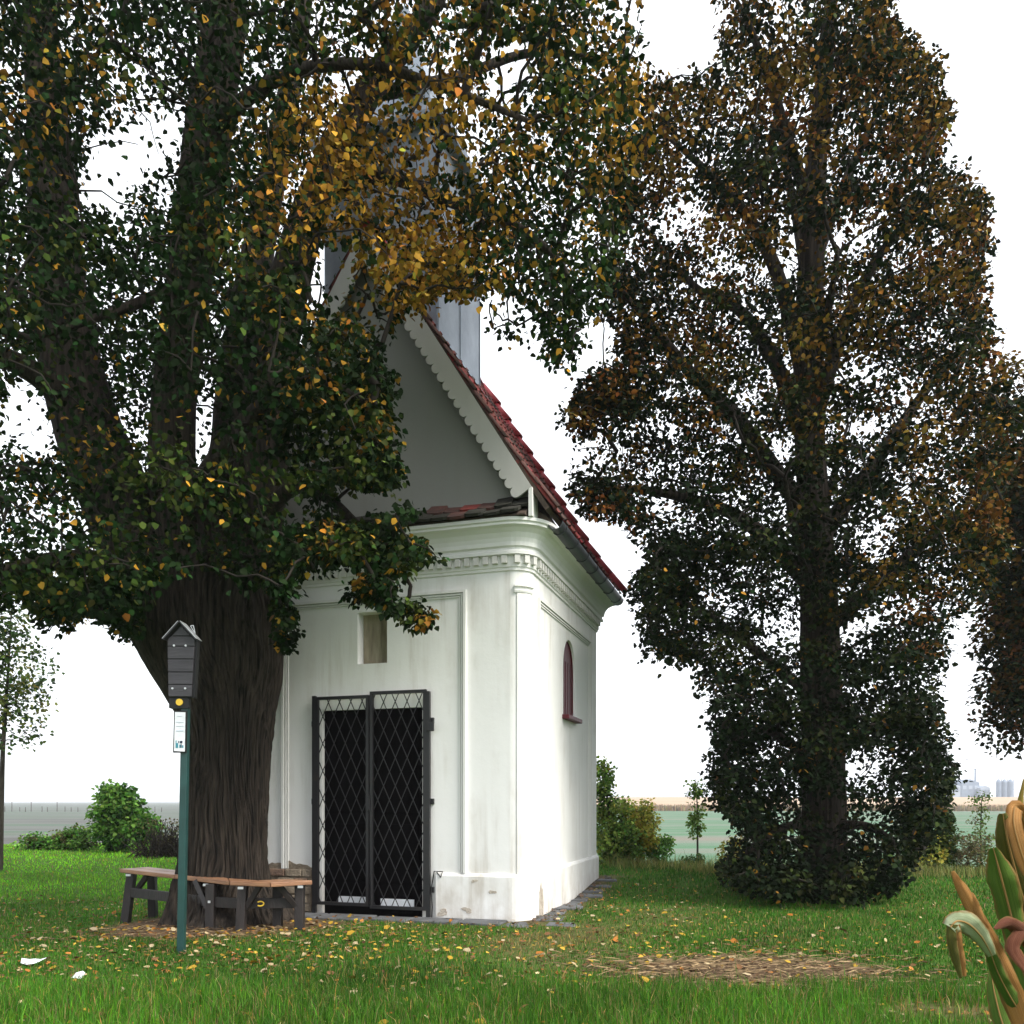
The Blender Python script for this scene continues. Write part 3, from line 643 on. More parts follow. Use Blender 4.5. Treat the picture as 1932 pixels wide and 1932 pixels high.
pa = [pl(330.5, 1343.5), pl(350, 1344), pl(348.8, 1418), pl(328.5, 1417)]
ns = MB().prism([(p_.x, p_.z) for p_ in pa], (0, -.004, 0), (1, 0, 0), (0, 0, 1), (0, .003, 0)).build('notice_sheet', M['paper'], fr)
def ink(x0, y0, x1, y1, m_): MB().prism([(pl(x, y).x, pl(x, y).z) for x, y in ((x0, y0), (x1, y0), (x1, y1), (x0, y1))], (0, -.0065, 0), (1, 0, 0), (0, 0, 1), (0, .002, 0)).build('print', M[m_], fr)
ink(333, 1362, 347, 1363, 'ink3'); ink(333, 1369.5, 347, 1370.5, 'ink3'); ink(335, 1351, 344, 1351.7, 'ink3'); ink(333, 1378, 346.5, 1380, 'ink3')
ink(332, 1397, 333.5, 1411, 'ink'); ink(333.6, 1402, 336.5, 1411, 'ink'); ink(337, 1398, 338.2, 1402, 'ink2'); ink(339, 1405, 341, 1411, 'ink'); ink(340, 1398, 344.5, 1402.5, 'ink2'); ink(341.3, 1404, 343, 1411, 'ink2'); ink(344, 1406, 346.5, 1411, 'ink')

# ------------------------------------------------------------------ vegetation helpers
def inpoly(x, y, poly):
    x = np.asarray(x, float); y = np.asarray(y, float); r_ = np.zeros(x.shape, bool); n = len(poly); j = n-1
    for i in range(n):
        xi, yi = poly[i]; xj, yj = poly[j]
        c_ = ((yi > y) != (yj > y)) & (x < (xj-xi)*(y-yi)/(yj-yi+1e-9)+xi); r_ ^= c_; j = i
    return r_
LSH = np.array([(0, 0, 0), (.28, .40, .07), (.70, .27, .05), (1.0, 0, -.06), (.70, -.27, .05), (.28, -.40, .07)])
LFA = np.array([(0, 1, 2, 3), (0, 3, 4, 5)])
def leaves_mesh(name, pos, dirs, nrm, size, cols, wide=1.0):
    d = unit(dirs); s = unit(np.cross(nrm, d)); n = np.cross(d, s); N = len(pos)
    V = pos[:, None]+size[:, None, None]*(LSH[None, :, 0:1]*d[:, None]+wide*LSH[None, :, 1:2]*s[:, None]+LSH[None, :, 2:3]*n[:, None])
    F = (np.arange(N)[:, None, None]*6+LFA[None]).reshape(-1, 4)
    return np_mesh(name, V.reshape(-1, 3), F, np.repeat(cols, 6, 0))
def single_leaf(name, m_):
    me_ = np_mesh(name, LSH, LFA); me_.materials.append(m_); return me_
LEAF1 = [single_leaf('leaf', m_) for m_ in FL]
def place_leaf(o, pos, d, n, s):
    d = Vector(d).normalized(); n = Vector(n); y = n.cross(d)
    if y.length < 1e-4: y = Vector((1, 0, 0)).cross(d)
    y.normalize(); z = d.cross(y); Mx = Matrix((d*s, y*s, z*s)).transposed().to_4x4(); Mx.translation = pos; o.matrix_local = Mx
def bark_tube(name, pts, rad, m_, parent, n=96, sub=10, ridge=.012, k=26, sq=None, roots=False, seed=0):
    pts = np.array(pts, float); rad = np.array(rad, float); m = len(pts)
    tt = np.linspace(0, m-1, (m-1)*sub+1); i0 = np.clip(tt.astype(int), 0, m-2); f = tt-i0
    def cr(A):
        a = A[np.clip(i0-1, 0, m-1)]; b = A[i0]; c_ = A[i0+1]; d_ = A[np.clip(i0+2, 0, m-1)]; ff_ = f if A.ndim == 1 else f[:, None]
        return .5*((2*b)+(-a+c_)*ff_+(2*a-5*b+4*c_-d_)*ff_**2+(-a+3*b-3*c_+d_)*ff_**3)
    C = cr(pts); Rr = np.maximum(cr(rad), .004); T = unit(np.gradient(C, axis=0))
    ref = np.array([.2, .97, .12]); X = unit(np.cross(T, ref)); Yv = np.cross(T, X)
    th = np.linspace(0, 2*math.pi, n, endpoint=False)[None]; z = np.concatenate([[0], np.cumsum(np.linalg.norm(np.diff(C, axis=0), axis=1))])[:, None]
    rs = np.random.default_rng(seed); p1, p2, p3 = rs.uniform(0, 6, 3)
    warp = .09*np.sin(1.6*z+3*th+p1)+.045*np.sin(3.9*z-2*th+p2)+.018*np.sin(8*z+5*th+p3)+.008*np.sin(17*z+11*th)
    rg = np.abs(np.sin((th+warp)*k/2+.8*np.sin(1.3*z+p2)))**.7*.6+.4*np.abs(np.sin((th+1.4*warp)*k*.83+p1+1.1*np.sin(2.0*z+2*th)))
    rr = Rr[:, None]*(1+.05*np.sin(2*th+p1+.8*z)+.035*np.sin(3*th+1.7*z+p2)+.02*np.sin(7*th+p3+2.3*z))+ridge*(rg-.5)+ridge*.25*np.sin(13*z+9*np.sin(4*th))*np.sin(17*th)
    if roots:
        fl = np.exp(-np.maximum(z-.12, 0)/.22); rr = rr+fl*(.13*np.maximum(0, np.cos(3*th+.9))**1.5+.10*np.maximum(0, np.cos(5*th+2.2))**2+.06)
    ex = sq[0] if sq else 1
    V = C[:, None]+rr[..., None]*(X[:, None]*np.cos(th)[..., None]*ex+Yv[:, None]*np.sin(th)[..., None])
    ns = len(C); a = (np.arange(ns-1)[:, None]*n+np.arange(n)[None]); b = (np.arange(ns-1)[:, None]*n+(np.arange(n)[None]+1) % n)
    F = np.stack([a, b, b+n, a+n], -1).reshape(-1, 4)
    me_ = np_mesh(name, V.reshape(-1, 3), F, None, True)
    o = link(name, me_, parent, m_); return o, C, Rr
def tubes_np(segs, n=4):       # many thin curved twigs as one mesh; segs: list of (pts (k,3), radii)
    VV, FF, base = [], [], 0
    for pts, rad in segs:
        pts = np.asarray(pts); T = unit(np.gradient(pts, axis=0)); X = unit(np.cross(T, np.array([.3, .2, .93]))+1e-6); Y = np.cross(T, X)
        th = np.arange(n)*2*math.pi/n
        V = pts[:, None]+np.asarray(rad)[:, None, None]*(X[:, None]*np.cos(th)[None, :, None]+Y[:, None]*np.sin(th)[None, :, None])
        m = len(pts); a = np.arange(m-1)[:, None]*n+np.arange(n)[None]; b = np.arange(m-1)[:, None]*n+(np.arange(n)[None]+1) % n
        FF.append(np.stack([a, b, b+n, a+n], -1).reshape(-1, 4)+base); VV.append(V.reshape(-1, 3)); base += m*n
    return np.concatenate(VV), np.concatenate(FF)
def grow(limb_pts, limb_rad, clusters, maxlen, rg):
    # join every cluster to the nearest wood that is already there
    limb_pts = np.array(limb_pts); d0 = np.array([np.min(np.linalg.norm(limb_pts-c_, axis=1)) for c_ in clusters])
    order = np.argsort(d0); nodes = np.concatenate([limb_pts, clusters[order]]); nl = len(limb_pts); cnt = np.zeros(len(nodes)); par = np.full(len(nodes), -1)
    for k in range(len(order)):
        i = nl+k; dd = np.linalg.norm(nodes[:i]-nodes[i], axis=1); dd[:nl] *= .9
        j = int(np.argmin(dd)); par[i] = j
    for i in range(len(nodes)-1, nl-1, -1): cnt[i] += 1; cnt[par[i]] += cnt[i]
    segs = []
    for i in range(nl, len(nodes)):
        j = par[i]; a, b = nodes[j], nodes[i]; L_ = np.linalg.norm(b-a)
        if L_ < .05 or L_ > maxlen*2.5: continue
        r1 = min(.004+.0032*math.sqrt(cnt[i]), .035); r0 = min(r1*1.25, .06) if j >= nl else min(r1*1.5, .07)
        mid = (a+b)/2+rg.normal(0, .06, 3)*L_+np.array([0, 0, .10*L_]); m1 = (a*.75+b*.25)*.5+.5*((a+mid)/2)
        segs.append((np.array([a, (a+mid)/2+rg.normal(0, .02, 3)*L_, mid, (mid+b)/2+rg.normal(0, .02, 3)*L_, b]), np.linspace(r0, r1*.8, 5)))
    return segs
def spray_leaves(centers, rad, per, rg, droop=.55, flat=.7, size=(.05, .085)):
    N = len(centers)*per; ci = np.repeat(np.arange(len(centers)), per)
    off = rg.normal(0, 1, (N, 3)); off = unit(off)*(rg.random((N, 1))**.45); off[:, 2] *= flat
    r_ = np.repeat(rad, per)[:, None]; pos = centers[ci]+off*r_; pos[:, 2] -= .25*r_[:, 0]*(off[:, 0]**2+off[:, 1]**2)
    d = unit(off*np.array([1, 1, .5])+rg.normal(0, .5, (N, 3))); d[:, 2] -= droop; d = unit(d)
    n = unit(rg.normal(0, .6, (N, 3))+np.array([0, 0, .8])); s = rg.uniform(size[0], size[1], N)
    return pos, d, n, s, ci
def leaf_cols(n, rg, base, var=.35):
    c_ = np.array(base)[None]*np.exp(rg.normal(0, var, (n, 1)))*np.exp(rg.normal(0, .10, (n, 3))); return c_

# ------------------------------------------------------------------ big linden on the left
lin = tag(empty('linden_tree', (TREE[0], TREE[1], 0)), 'huge old linden with furrowed trunk inside the bench, drooping leaves turning yellow', 'tree')
to = np.array([TREE[0], TREE[1], 0.])
td = TREE[1]
tp = []; tr_ = []
for x, y, hw in ((428, 1765, 115), (426, 1735, 104), (422, 1690, 92), (423, 1630, 81), (427, 1540, 76), (430, 1440, 74), (430, 1360, 80), (421, 1270, 104), (404, 1180, 122), (395, 1090, 116), (392, 1000, 90)):
    tp.append(P3(x, y, td)-to); tr_.append(hw*td/FPX)
trunk, C0, _ = bark_tube('trunk', tp, tr_, M['bark'], lin, n=640, sub=20, ridge=.042, k=70, sq=(1.0,), roots=True, seed=1)
limbs = [
    ([(385, 1330, 8.95), (325, 1200, 8.9), (280, 1090, 8.85), (222, 950, 8.8), (160, 790, 8.9), (118, 600, 9.0), (100, 400, 9.1), (85, 150, 9.2), (60, -200, 9.4)], [.28, .36, .36, .34, .31, .29, .25, .19, .1], .02),
    ([(390, 1130, 8.75), (345, 1000, 8.65), (325, 850, 8.55), (340, 660, 8.5), (368, 450, 8.5), (390, 250, 8.5), (425, 40, 8.5), (450, -250, 8.6)], [.4, .29, .225, .20, .205, .20, .19, .1], .02),
    ([(455, 1120, 9.0), (485, 950, 9.1), (505, 750, 9.2), (540, 560, 9.3), (600, 360, 9.4), (690, 180, 9.3), (820, 0, 9.1), (900, -200, 9.0)], [.36, .30, .25, .21, .17, .14, .1, .05], .015),
    ([(425, 1100, 9.2), (430, 950, 9.6), (450, 700, 10.2), (500, 400, 10.8), (560, 100, 11.2), (600, -200, 11.4)], [.36, .28, .22, .17, .12, .06], .015),
    ([(470, 1010, 8.8), (545, 925, 8.3), (610, 935, 7.95), (670, 985, 7.75), (730, 1040, 7.6), (775, 1105, 7.55)], [.10, .065, .05, .038, .026, .014], .004),
    ([(600, 360, 9.4), (720, 330, 8.8), (850, 380, 8.2), (960, 420, 7.9), (1060, 500, 7.8), (1085, 600, 7.8)], [.10, .07, .05, .04, .025, .012], .006),
    ([(345, 1000, 8.65), (400, 880, 8.0), (500, 760, 7.5), (600, 720, 7.2), (690, 760, 7.1)], [.13, .09, .065, .045, .02], .006),
    ([(285, 1090, 8.85), (190, 1060, 8.3), (90, 1060, 7.9), (-40, 1090, 7.6), (-160, 1130, 7.4)], [.14, .1, .075, .05, .02], .006),
    ([(160, 790, 8.9), (60, 700, 8.4), (-80, 650, 8.0), (-250, 640, 7.6)], [.15, .11, .08, .04], .006),
    ([(360, 520, 8.5), (290, 560, 8.0), (180, 600, 7.5), (60, 640, 7.2)], [.07, .05, .035, .015], .006),
    ([(390, 250, 8.5), (520, 150, 7.8), (680, 120, 7.3), (850, 170, 7.0), (1000, 230, 6.9)], [.08, .055, .04, .03, .015], .006),
    ([(690, 180, 9.3), (850, 150, 9.8), (1000, 100, 10.2), (1150, 110, 10.4)], [.08, .06, .04, .02], .006),
]
LP, LR = [], []
for q, (pp_, rr_, rg_) in enumerate(limbs):
    pts = [P3(*a)-to for a in pp_]; o, C_, R_ = bark_tube('limb', pts, rr_, M['bark'], lin, n=72 if q < 4 else 24, sub=12, ridge=rg_, k=22 if q < 4 else 9, seed=q+5)
    LP.append(C_[(len(C_)//4 if q < 4 else 6):]); LR.append(R_)
LPn = np.concatenate(LP)+to
MASK_L = [(-900, 1180), (-60, 1150), (0, 1160), (40, 1125), (80, 1190), (120, 1205), (150, 1165), (200, 1170), (235, 1225), (262, 1190), (280, 1120), (330, 1080), (400, 1070), (450, 1110), (515, 1115), (522, 1200), (535, 1245), (558, 1225), (560, 1130), (575, 1070), (640, 1095), (665, 1150), (690, 1130), (720, 1165), (760, 1185), (830, 1200), (800, 1140), (745, 1110), (770, 1070), (830, 1060), (800, 1020), (735, 1005), (795, 965), (760, 945), (700, 985), (650, 960), (640, 905), (700, 925), (760, 915), (745, 800), (732, 740), (752, 720), (715, 660), (735, 640), (765, 580), (800, 590), (828, 540), (870, 560), (895, 550), (935, 640), (1000, 640), (990, 560), (1020, 600), (1025, 690), (1085, 700), (1110, 600), (1150, 560), (1180, 400), (1230, 250), (1210, 60), (1230, -300), (600, -1500), (-900, -1500)]
HOLES_L = [[(150, 290), (200, 235), (300, 215), (345, 180), (350, 290), (285, 330), (205, 390), (160, 400)], [(362, 740), (412, 745), (415, 880), (372, 900), (358, 830)], [(600, 455), (660, 450), (672, 500), (650, 590), (600, 600), (575, 545)], [(15, 700), (60, 690), (95, 770), (110, 850), (60, 870), (10, 800)], [(495, 460), (535, 470), (530, 520), (495, 510)], [(905, 540), (960, 545), (985, 580), (1000, 560), (1010, 640), (935, 630), (900, 600)], [(665, 520), (700, 490), (745, 590), (735, 650), (700, 640), (670, 600)], [(910, 95), (990, 60), (1010, 140), (930, 190)]]
def keep_L(x, y, rg, p_hole=.06):
    k_ = inpoly(x, y, MASK_L)
    for h in HOLES_L: k_ &= ~(inpoly(x, y, h) & (rg.random(x.shape) > p_hole))
    return k_
def clear_chapel(p):
    u, v = to_chapel(p[:, 0], p[:, 1]); roof = 7.9-1.6*np.abs(u)
    inside = (np.abs(u) < 2.35) & (v > -.38) & (v < 3.9) & ((p[:, 2] < np.maximum(4.5, roof)))
    tur_ = (np.abs(u) < 1.0) & (v > -.1) & (v < 1.9) & (p[:, 2] < 11)
    return ~(inside | tur_)
rg = np.random.default_rng(11)
N = 16000
px = rg.uniform(-700, 1240, N); py = rg.uniform(-750, 1250, N); dd = rg.uniform(6.2, 12.0, N)
fr_ = (px > 540) & (py > 480); dd[fr_] = rg.uniform(6.7, 8.3, fr_.sum())
P = np.stack([(px-CX)/FPX*dd, dd, CAMZ-(py-HY)/FPX*dd], 1)
ok = keep_L(px, py, rg) & clear_chapel(P) & ((((P[:, 0]+2.6)/5.0)**2+((P[:, 1]-9.0)/3.7)**2+((P[:, 2]-6.8)/6.2)**2) < 1)
ok &= P[:, 2] > 2.75
P = P[ok]
# hanging curtains near the lower rim so that the outline is full
def rim(polyline, n, d0, d1, sd):
    pl_ = np.array(polyline, float); s_ = rg.uniform(0, len(pl_)-1.001, n); i = s_.astype(int); q = pl_[i]+(pl_[i+1]-pl_[i])*(s_-i)[:, None]+rg.normal(0, sd, (n, 2)); d = rg.uniform(d0, d1, n)
    k_ = inpoly(q[:, 0], q[:, 1], MASK_L); q, d = q[k_], d[k_]; return np.stack([(q[:, 0]-CX)/FPX*d, d, CAMZ-(q[:, 1]-HY)/FPX*d], 1)
keepn = 2350
P = P[rg.permutation(len(P))[:keepn]]
P = np.concatenate([P, rim([(-60, 1110), (60, 1080), (120, 1150), (200, 1120), (250, 1170), (270, 1090)], 90, 7.4, 9.2, 22), rim([(440, 1060), (510, 1060), (535, 1150), (540, 1210)], 26, 7.9, 8.4, 8),
    rim([(560, 1020), (640, 1040), (700, 1040), (770, 1030), (800, 1040)], 34, 7.3, 7.9, 14), rim([(680, 1080), (720, 1120), (780, 1160), (815, 1185)], 22, 7.3, 7.7, 9), rim([(700, 1000), (740, 985), (780, 970)], 12, 7.3, 7.7, 8),
    rim([(660, 880), (710, 890), (740, 890), (720, 780), (705, 690)], 46, 7.0, 7.9, 14), rim([(700, 560), (740, 600), (760, 540), (800, 560), (860, 520), (900, 520), (930, 600), (990, 610), (1050, 640)], 60, 7.3, 8.3, 14)])
segs = grow(LPn, None, P, 1.2, rg)
Vt, Ft = tubes_np(segs); tw = np_mesh('twigs', Vt-to, Ft); tag(link('twigs', tw, lin, M['twig']), kind='stuff')
xx, yy = proj(P)
rad = rg.uniform(.26, .46, len(P)); rad[(xx > 520) & (yy > 850)] *= .55; rad[(yy > 1080)] *= .6
pos, d, n, s, ci = spray_leaves(P, rad, 54, rg, droop=.8, flat=.8, size=(.042, .074))
lx_, ly_ = proj(pos); jx, jy = 9*wav(lx_, ly_, .11, .4)+rg.normal(0, 8, len(lx_)), 9*wav(ly_, lx_, .13, 1.4)+rg.normal(0, 8, len(lx_)); small = keep_L(lx_+jx, ly_+jy, rg, .14)
off = (lx_ < -30) | (ly_ < -30)
small &= clear_chapel(pos) & ~(off & (rg.random(len(off)) < .35))
# bias each cluster's colour
def ycl(x, y): return np.clip(1.15*np.exp(-(((x-690)/150)**2+((y-330)/190)**2))+.55*np.exp(-(((x-820)/90)**2+((y-520)/110)**2))+.5*np.exp(-(((x-1190)/70)**2+((y-190)/70)**2))+.20*sstep(500, 1000, x)*(1-sstep(300, 700, y))+.03, 0, .9)
cc = rg.random(len(P)); pyel = ycl(xx, yy)
cbase = np.where(cc[:, None] < pyel[:, None]*.8, np.array([[.19, .105, .014]]), np.where((rg.random(len(P)) < .22)[:, None], np.array([[.034, .050, .009]]), np.array([[.0085, .021, .0052]])))
cl = cbase[ci]*np.exp(rg.normal(0, .38, (len(pos), 1)))*np.exp(rg.normal(0, .12, (len(pos), 3)))
yel = rg.random(len(pos)) < (.015+.22*pyel[ci]); cl[yel] = np.array([.36, .19, .022])*np.exp(rg.normal(0, .3, (yel.sum(), 1)))
crown = leaves_mesh('crown', pos[small]-to, d[small], n[small], s[small], cl[small]); tag(link('crown', crown, lin, M['leaf']), kind='stuff')
# the leaves that show largest, one by one, at the tips hanging before the chapel and the trunk
fr_ = np.where(small & (pos[:, 1] < 7.6) & (lx_ > 60) & (lx_ < 1050) & (ly_ > 300) & (ly_ < 1230))[0]; fr_ = rg.permutation(fr_)[:260]
for i in fr_:
    o = link('leaf', LEAF1[int(rg.choice(6, p=[.52, .28, .11, .05, .03, .01]))], lin); place_leaf(o, pos[i]-to+rg.normal(0, .03, 3), d[i]+rg.normal(0, .2, 3), n[i], s[i]*1.15)

# ------------------------------------------------------------------ tall tree on the right
RT = (4.12, 11.3); rt = tag(empty('tall_tree', (RT[0], RT[1], float(height(*RT)))), 'tall dark tree with foliage down to the lawn and bronze autumn tips', 'tree')
ro = np.array([RT[0], RT[1], float(height(*RT))]); D = RT[1]
pts = [P3(x, y, D)-ro for x, y in ((1550, 1705), (1552, 1640), (1555, 1500), (1548, 1300), (1545, 1100), (1530, 900), (1525, 700), (1530, 500), (1540, 300), (1560, 100), (1580, -150), (1600, -450))]
_, C0, _ = bark_tube('trunk', pts, [.40, .31, .26, .25, .23, .2, .18, .155, .125, .095, .06, .03], M['bark'], rt, n=120, sub=12, ridge=.016, k=22, roots=True, seed=3)
LP = [C0[30:]]
for q, pp_ in enumerate([
    [(1535, 800, 11.3), (1480, 560, 11.0), (1425, 430, 10.8), (1340, 330, 10.6), (1250, 250, 10.5)],
    [(1540, 900, 11.3), (1470, 700, 11.6), (1400, 590, 11.8), (1310, 540, 12.0), (1210, 420, 12.2)],
    [(1530, 820, 11.3), (1590, 620, 11.0), (1660, 480, 10.8), (1740, 400, 10.6)],
    [(1540, 1000, 11.3), (1400, 800, 10.9), (1300, 700, 10.6), (1210, 590, 10.3), (1130, 510, 10.2)],
    [(1545, 1020, 11.3), (1660, 860, 11.6), (1760, 720, 11.9), (1840, 640, 12.1)],
    [(1545, 1120, 11.3), (1400, 980, 11.0), (1250, 930, 10.7), (1130, 920, 10.5)],
    [(1545, 1200, 11.3), (1680, 1080, 11.0), (1800, 980, 10.8), (1880, 960, 10.6)],
    [(1550, 1330, 11.3), (1430, 1230, 11.0), (1320, 1150, 10.7), (1250, 1130, 10.5)],
    [(1552, 1450, 11.3), (1450, 1380, 10.8), (1380, 1400, 10.4)],
    [(1552, 1440, 11.3), (1660, 1370, 10.9), (1760, 1430, 10.6)],
    [(1552, 1560, 11.3), (1480, 1560, 10.7), (1410, 1610, 10.3)],
    [(1552, 1560, 11.3), (1640, 1560, 10.8), (1710, 1610, 10.5)],
    [(1530, 600, 11.3), (1500, 400, 12.2), (1470, 250, 12.8), (1440, 100, 13.2)],
    [(1535, 500, 11.3), (1600, 330, 12.0), (1660, 200, 12.5), (1700, 90, 12.8)],
    [(1535, 420, 11.3), (1480, 240, 10.7), (1430, 90, 10.3), (1390, 0, 10.2)],
    [(1545, 1150, 11.3), (1560, 950, 12.4), (1600, 800, 13.4)],
    [(1545, 1150, 11.3), (1500, 1000, 10.2), (1480, 900, 9.5)],
    [(1530, 750, 11.3), (1560, 600, 10.2), (1580, 480, 9.6)],
]):
    m_ = len(pp_); r0 = .12 if q < 7 else .08
    o, C_, _ = bark_tube('limb', [P3(*a)-ro for a in pp_], list(np.linspace(r0, .02, m_)), M['bark'], rt, n=20, sub=10, ridge=.006, k=8, seed=q+40); LP.append(C_[4:])
LPn = np.concatenate(LP)+ro
MASK_R = [(1340, -1200), (1720, -1200), (1705, -50), (1690, 40), (1775, 110), (1790, 230), (1765, 295), (1820, 320), (1865, 375), (1855, 560), (1870, 640), (1925, 660), (1930, 800), (1900, 950), (1910, 1050), (1850, 1150), (1790, 1200), (1770, 1330), (1800, 1420), (1820, 1485), (1775, 1500), (1770, 1560), (1745, 1620), (1700, 1680), (1640, 1700), (1450, 1695), (1375, 1668), (1350, 1625), (1395, 1590), (1385, 1550), (1350, 1520), (1320, 1480), (1345, 1420), (1335, 1330), (1300, 1250), (1225, 1255), (1200, 1160), (1195, 1075), (1232, 1015), (1165, 985), (1080, 975), (1072, 905), (1110, 850), (1055, 790), (1080, 740), (1115, 690), (1180, 680), (1150, 620), (1120, 570), (1130, 470), (1115, 250), (1140, 150), (1200, 130), (1260, 150), (1330, 120), (1362, 60)]
HOLES_R = [[(1205, 20), (1300, 60), (1370, 40), (1360, 110), (1290, 120), (1210, 110)], [(1440, 470), (1500, 490), (1500, 520), (1450, 545), (1430, 510)], [(1475, 430), (1510, 400), (1500, 455)], [(1430, 840), (1480, 810), (1500, 850), (1460, 890)], [(1225, 940), (1290, 935), (1270, 970), (1220, 965)], [(1640, 980), (1680, 960), (1700, 990), (1650, 1010)], [(1800, 900), (1830, 890), (1840, 960), (1810, 970)], [(1250, 400), (1290, 400), (1280, 470), (1240, 450)], [(1590, 1180), (1625, 1160), (1630, 1230), (1600, 1230)], [(1590, 1420), (1640, 1400), (1650, 1450), (1600, 1470)], [(1800, 235), (1850, 250), (1860, 330), (1810, 300)], [(1430, 1180), (1470, 1170), (1470, 1220), (1435, 1230)]]
def keep_R(x, y, rg, p_hole=.12):
    k_ = inpoly(x, y, MASK_R)
    for h in HOLES_R: k_ &= ~(inpoly(x, y, h) & (rg.random(x.shape) > p_hole))
    return k_
rg = np.random.default_rng(21); N = 15000
px = rg.uniform(1040, 1950, N); py = rg.uniform(-700, 1705, N); dd = rg.uniform(8.2, 14.6, N)
P = np.stack([(px-CX)/FPX*dd, dd, CAMZ-(py-HY)/FPX*dd], 1)
cr_ = 1.3+1.0*sstep(.0, 3.5, P[:, 2])-1.2*sstep(8.5, 14.5, P[:, 2])        # crown radius by height, in depth
ok = keep_R(px+14*wav(px, py, .06, .9), py+14*wav(py, px, .055, 2.), rg) & (np.abs(P[:, 1]-D) < cr_) & clear_chapel(P) & (P[:, 2] > .22)
P = P[ok]; lowq = P[proj(P)[1] > 1000]; P = np.concatenate([P[rg.permutation(len(P))[:1900]], lowq[rg.permutation(len(lowq))[:230]]])
MASK_SAVE = MASK_L; MASK_L = MASK_R
P = np.concatenate([P, rim([(1380, 1640), (1450, 1665), (1550, 1670), (1640, 1665), (1700, 1640)], 80, 9.6, 11.6, 14), rim([(1370, 1350), (1380, 1450), (1400, 1540), (1390, 1600)], 70, 9.8, 11.8, 22), rim([(1720, 1330), (1750, 1430), (1740, 1540), (1730, 1620)], 70, 9.8, 11.8, 22),
    rim([(1110, 930), (1200, 960), (1250, 1060), (1230, 1200), (1290, 1230)], 60, 9.6, 11, 20), rim([(1090, 780), (1150, 740), (1200, 700), (1180, 600)], 40, 9.6, 11, 18), rim([(1680, 60), (1750, 130), (1760, 250), (1830, 370), (1840, 500), (1850, 620)], 80, 10, 12, 18)])
MASK_L = MASK_SAVE
segs = grow(LPn, None, P, 1.3, rg); Vt, Ft = tubes_np(segs); tag(link('twigs', np_mesh('twigs', Vt-ro, Ft), rt, M['twig']), kind='stuff')
xx, yy = proj(P); rad = rg.uniform(.24, .42, len(P)); rad[(yy > 1600)] *= .8
pos, d, n, s, ci = spray_leaves(P, rad, 60, rg, droop=.5, flat=.6, size=(.046, .08))
lx_, ly_ = proj(pos); jx, jy = 16*wav(lx_, ly_, .07, .4)+9*wav(lx_, ly_, .2, 2.4)+rg.normal(0, 9, len(lx_)), 16*wav(ly_, lx_, .08, 1.4)+9*wav(ly_, lx_, .21, .3)+rg.normal(0, 9, len(lx_)); small = keep_R(lx_+jx, ly_+jy, rg, .25) & clear_chapel(pos) & (pos[:, 2] > .06)
small &= ~((ly_ < -30) & (rg.random(len(ly_)) < .35))
pyel = np.clip(.10+.50*sstep(1250, 900, yy)*sstep(1300, 100, yy)+.35*sstep(1600, 1850, xx)*(1-sstep(900, 1300, yy))+.8*np.exp(-(((xx-1300)/55)**2+((yy-690)/110)**2))+.5*np.exp(-(((xx-1210)/90)**2+((yy-230)/80)**2)), 0, .85)*(1-sstep(1050, 1350, yy)*.8)
cc = rg.random(len(P)); orange = rg.random(len(P)) < .3
cbase = np.where((cc < pyel*.62)[:, None], np.where(orange[:, None], np.array([[.11, .045, .010]]), np.array([[.105, .064, .011]])), np.where((rg.random(len(P)) < .2)[:, None], np.array([[.021, .028, .007]]), np.array([[.0075, .014, .005]])))
cl = cbase[ci]*np.exp(rg.normal(0, .36, (len(pos), 1)))*np.exp(rg.normal(0, .12, (len(pos), 3)))
yel = rg.random(len(pos)) < (.005+.10*pyel[ci]); cl[yel] = np.array([.24, .12, .018])*np.exp(rg.normal(0, .3, (yel.sum(), 1)))
tag(link('crown', leaves_mesh('crown', pos[small]-ro, d[small], n[small], s[small], cl[small]), rt, M['leaf']), kind='stuff')
fr_ = np.where(small & (pos[:, 1] < 10.2) & (ly_ > 500))[0]; fr_ = rg.permutation(fr_)[:220]
for i in fr_:
    o = link('leaf', LEAF1[int(rg.choice(6, p=[.55, .2, .12, .07, .05, .01]))], rt); place_leaf(o, pos[i]-ro, d[i], n[i], s[i]*1.15)

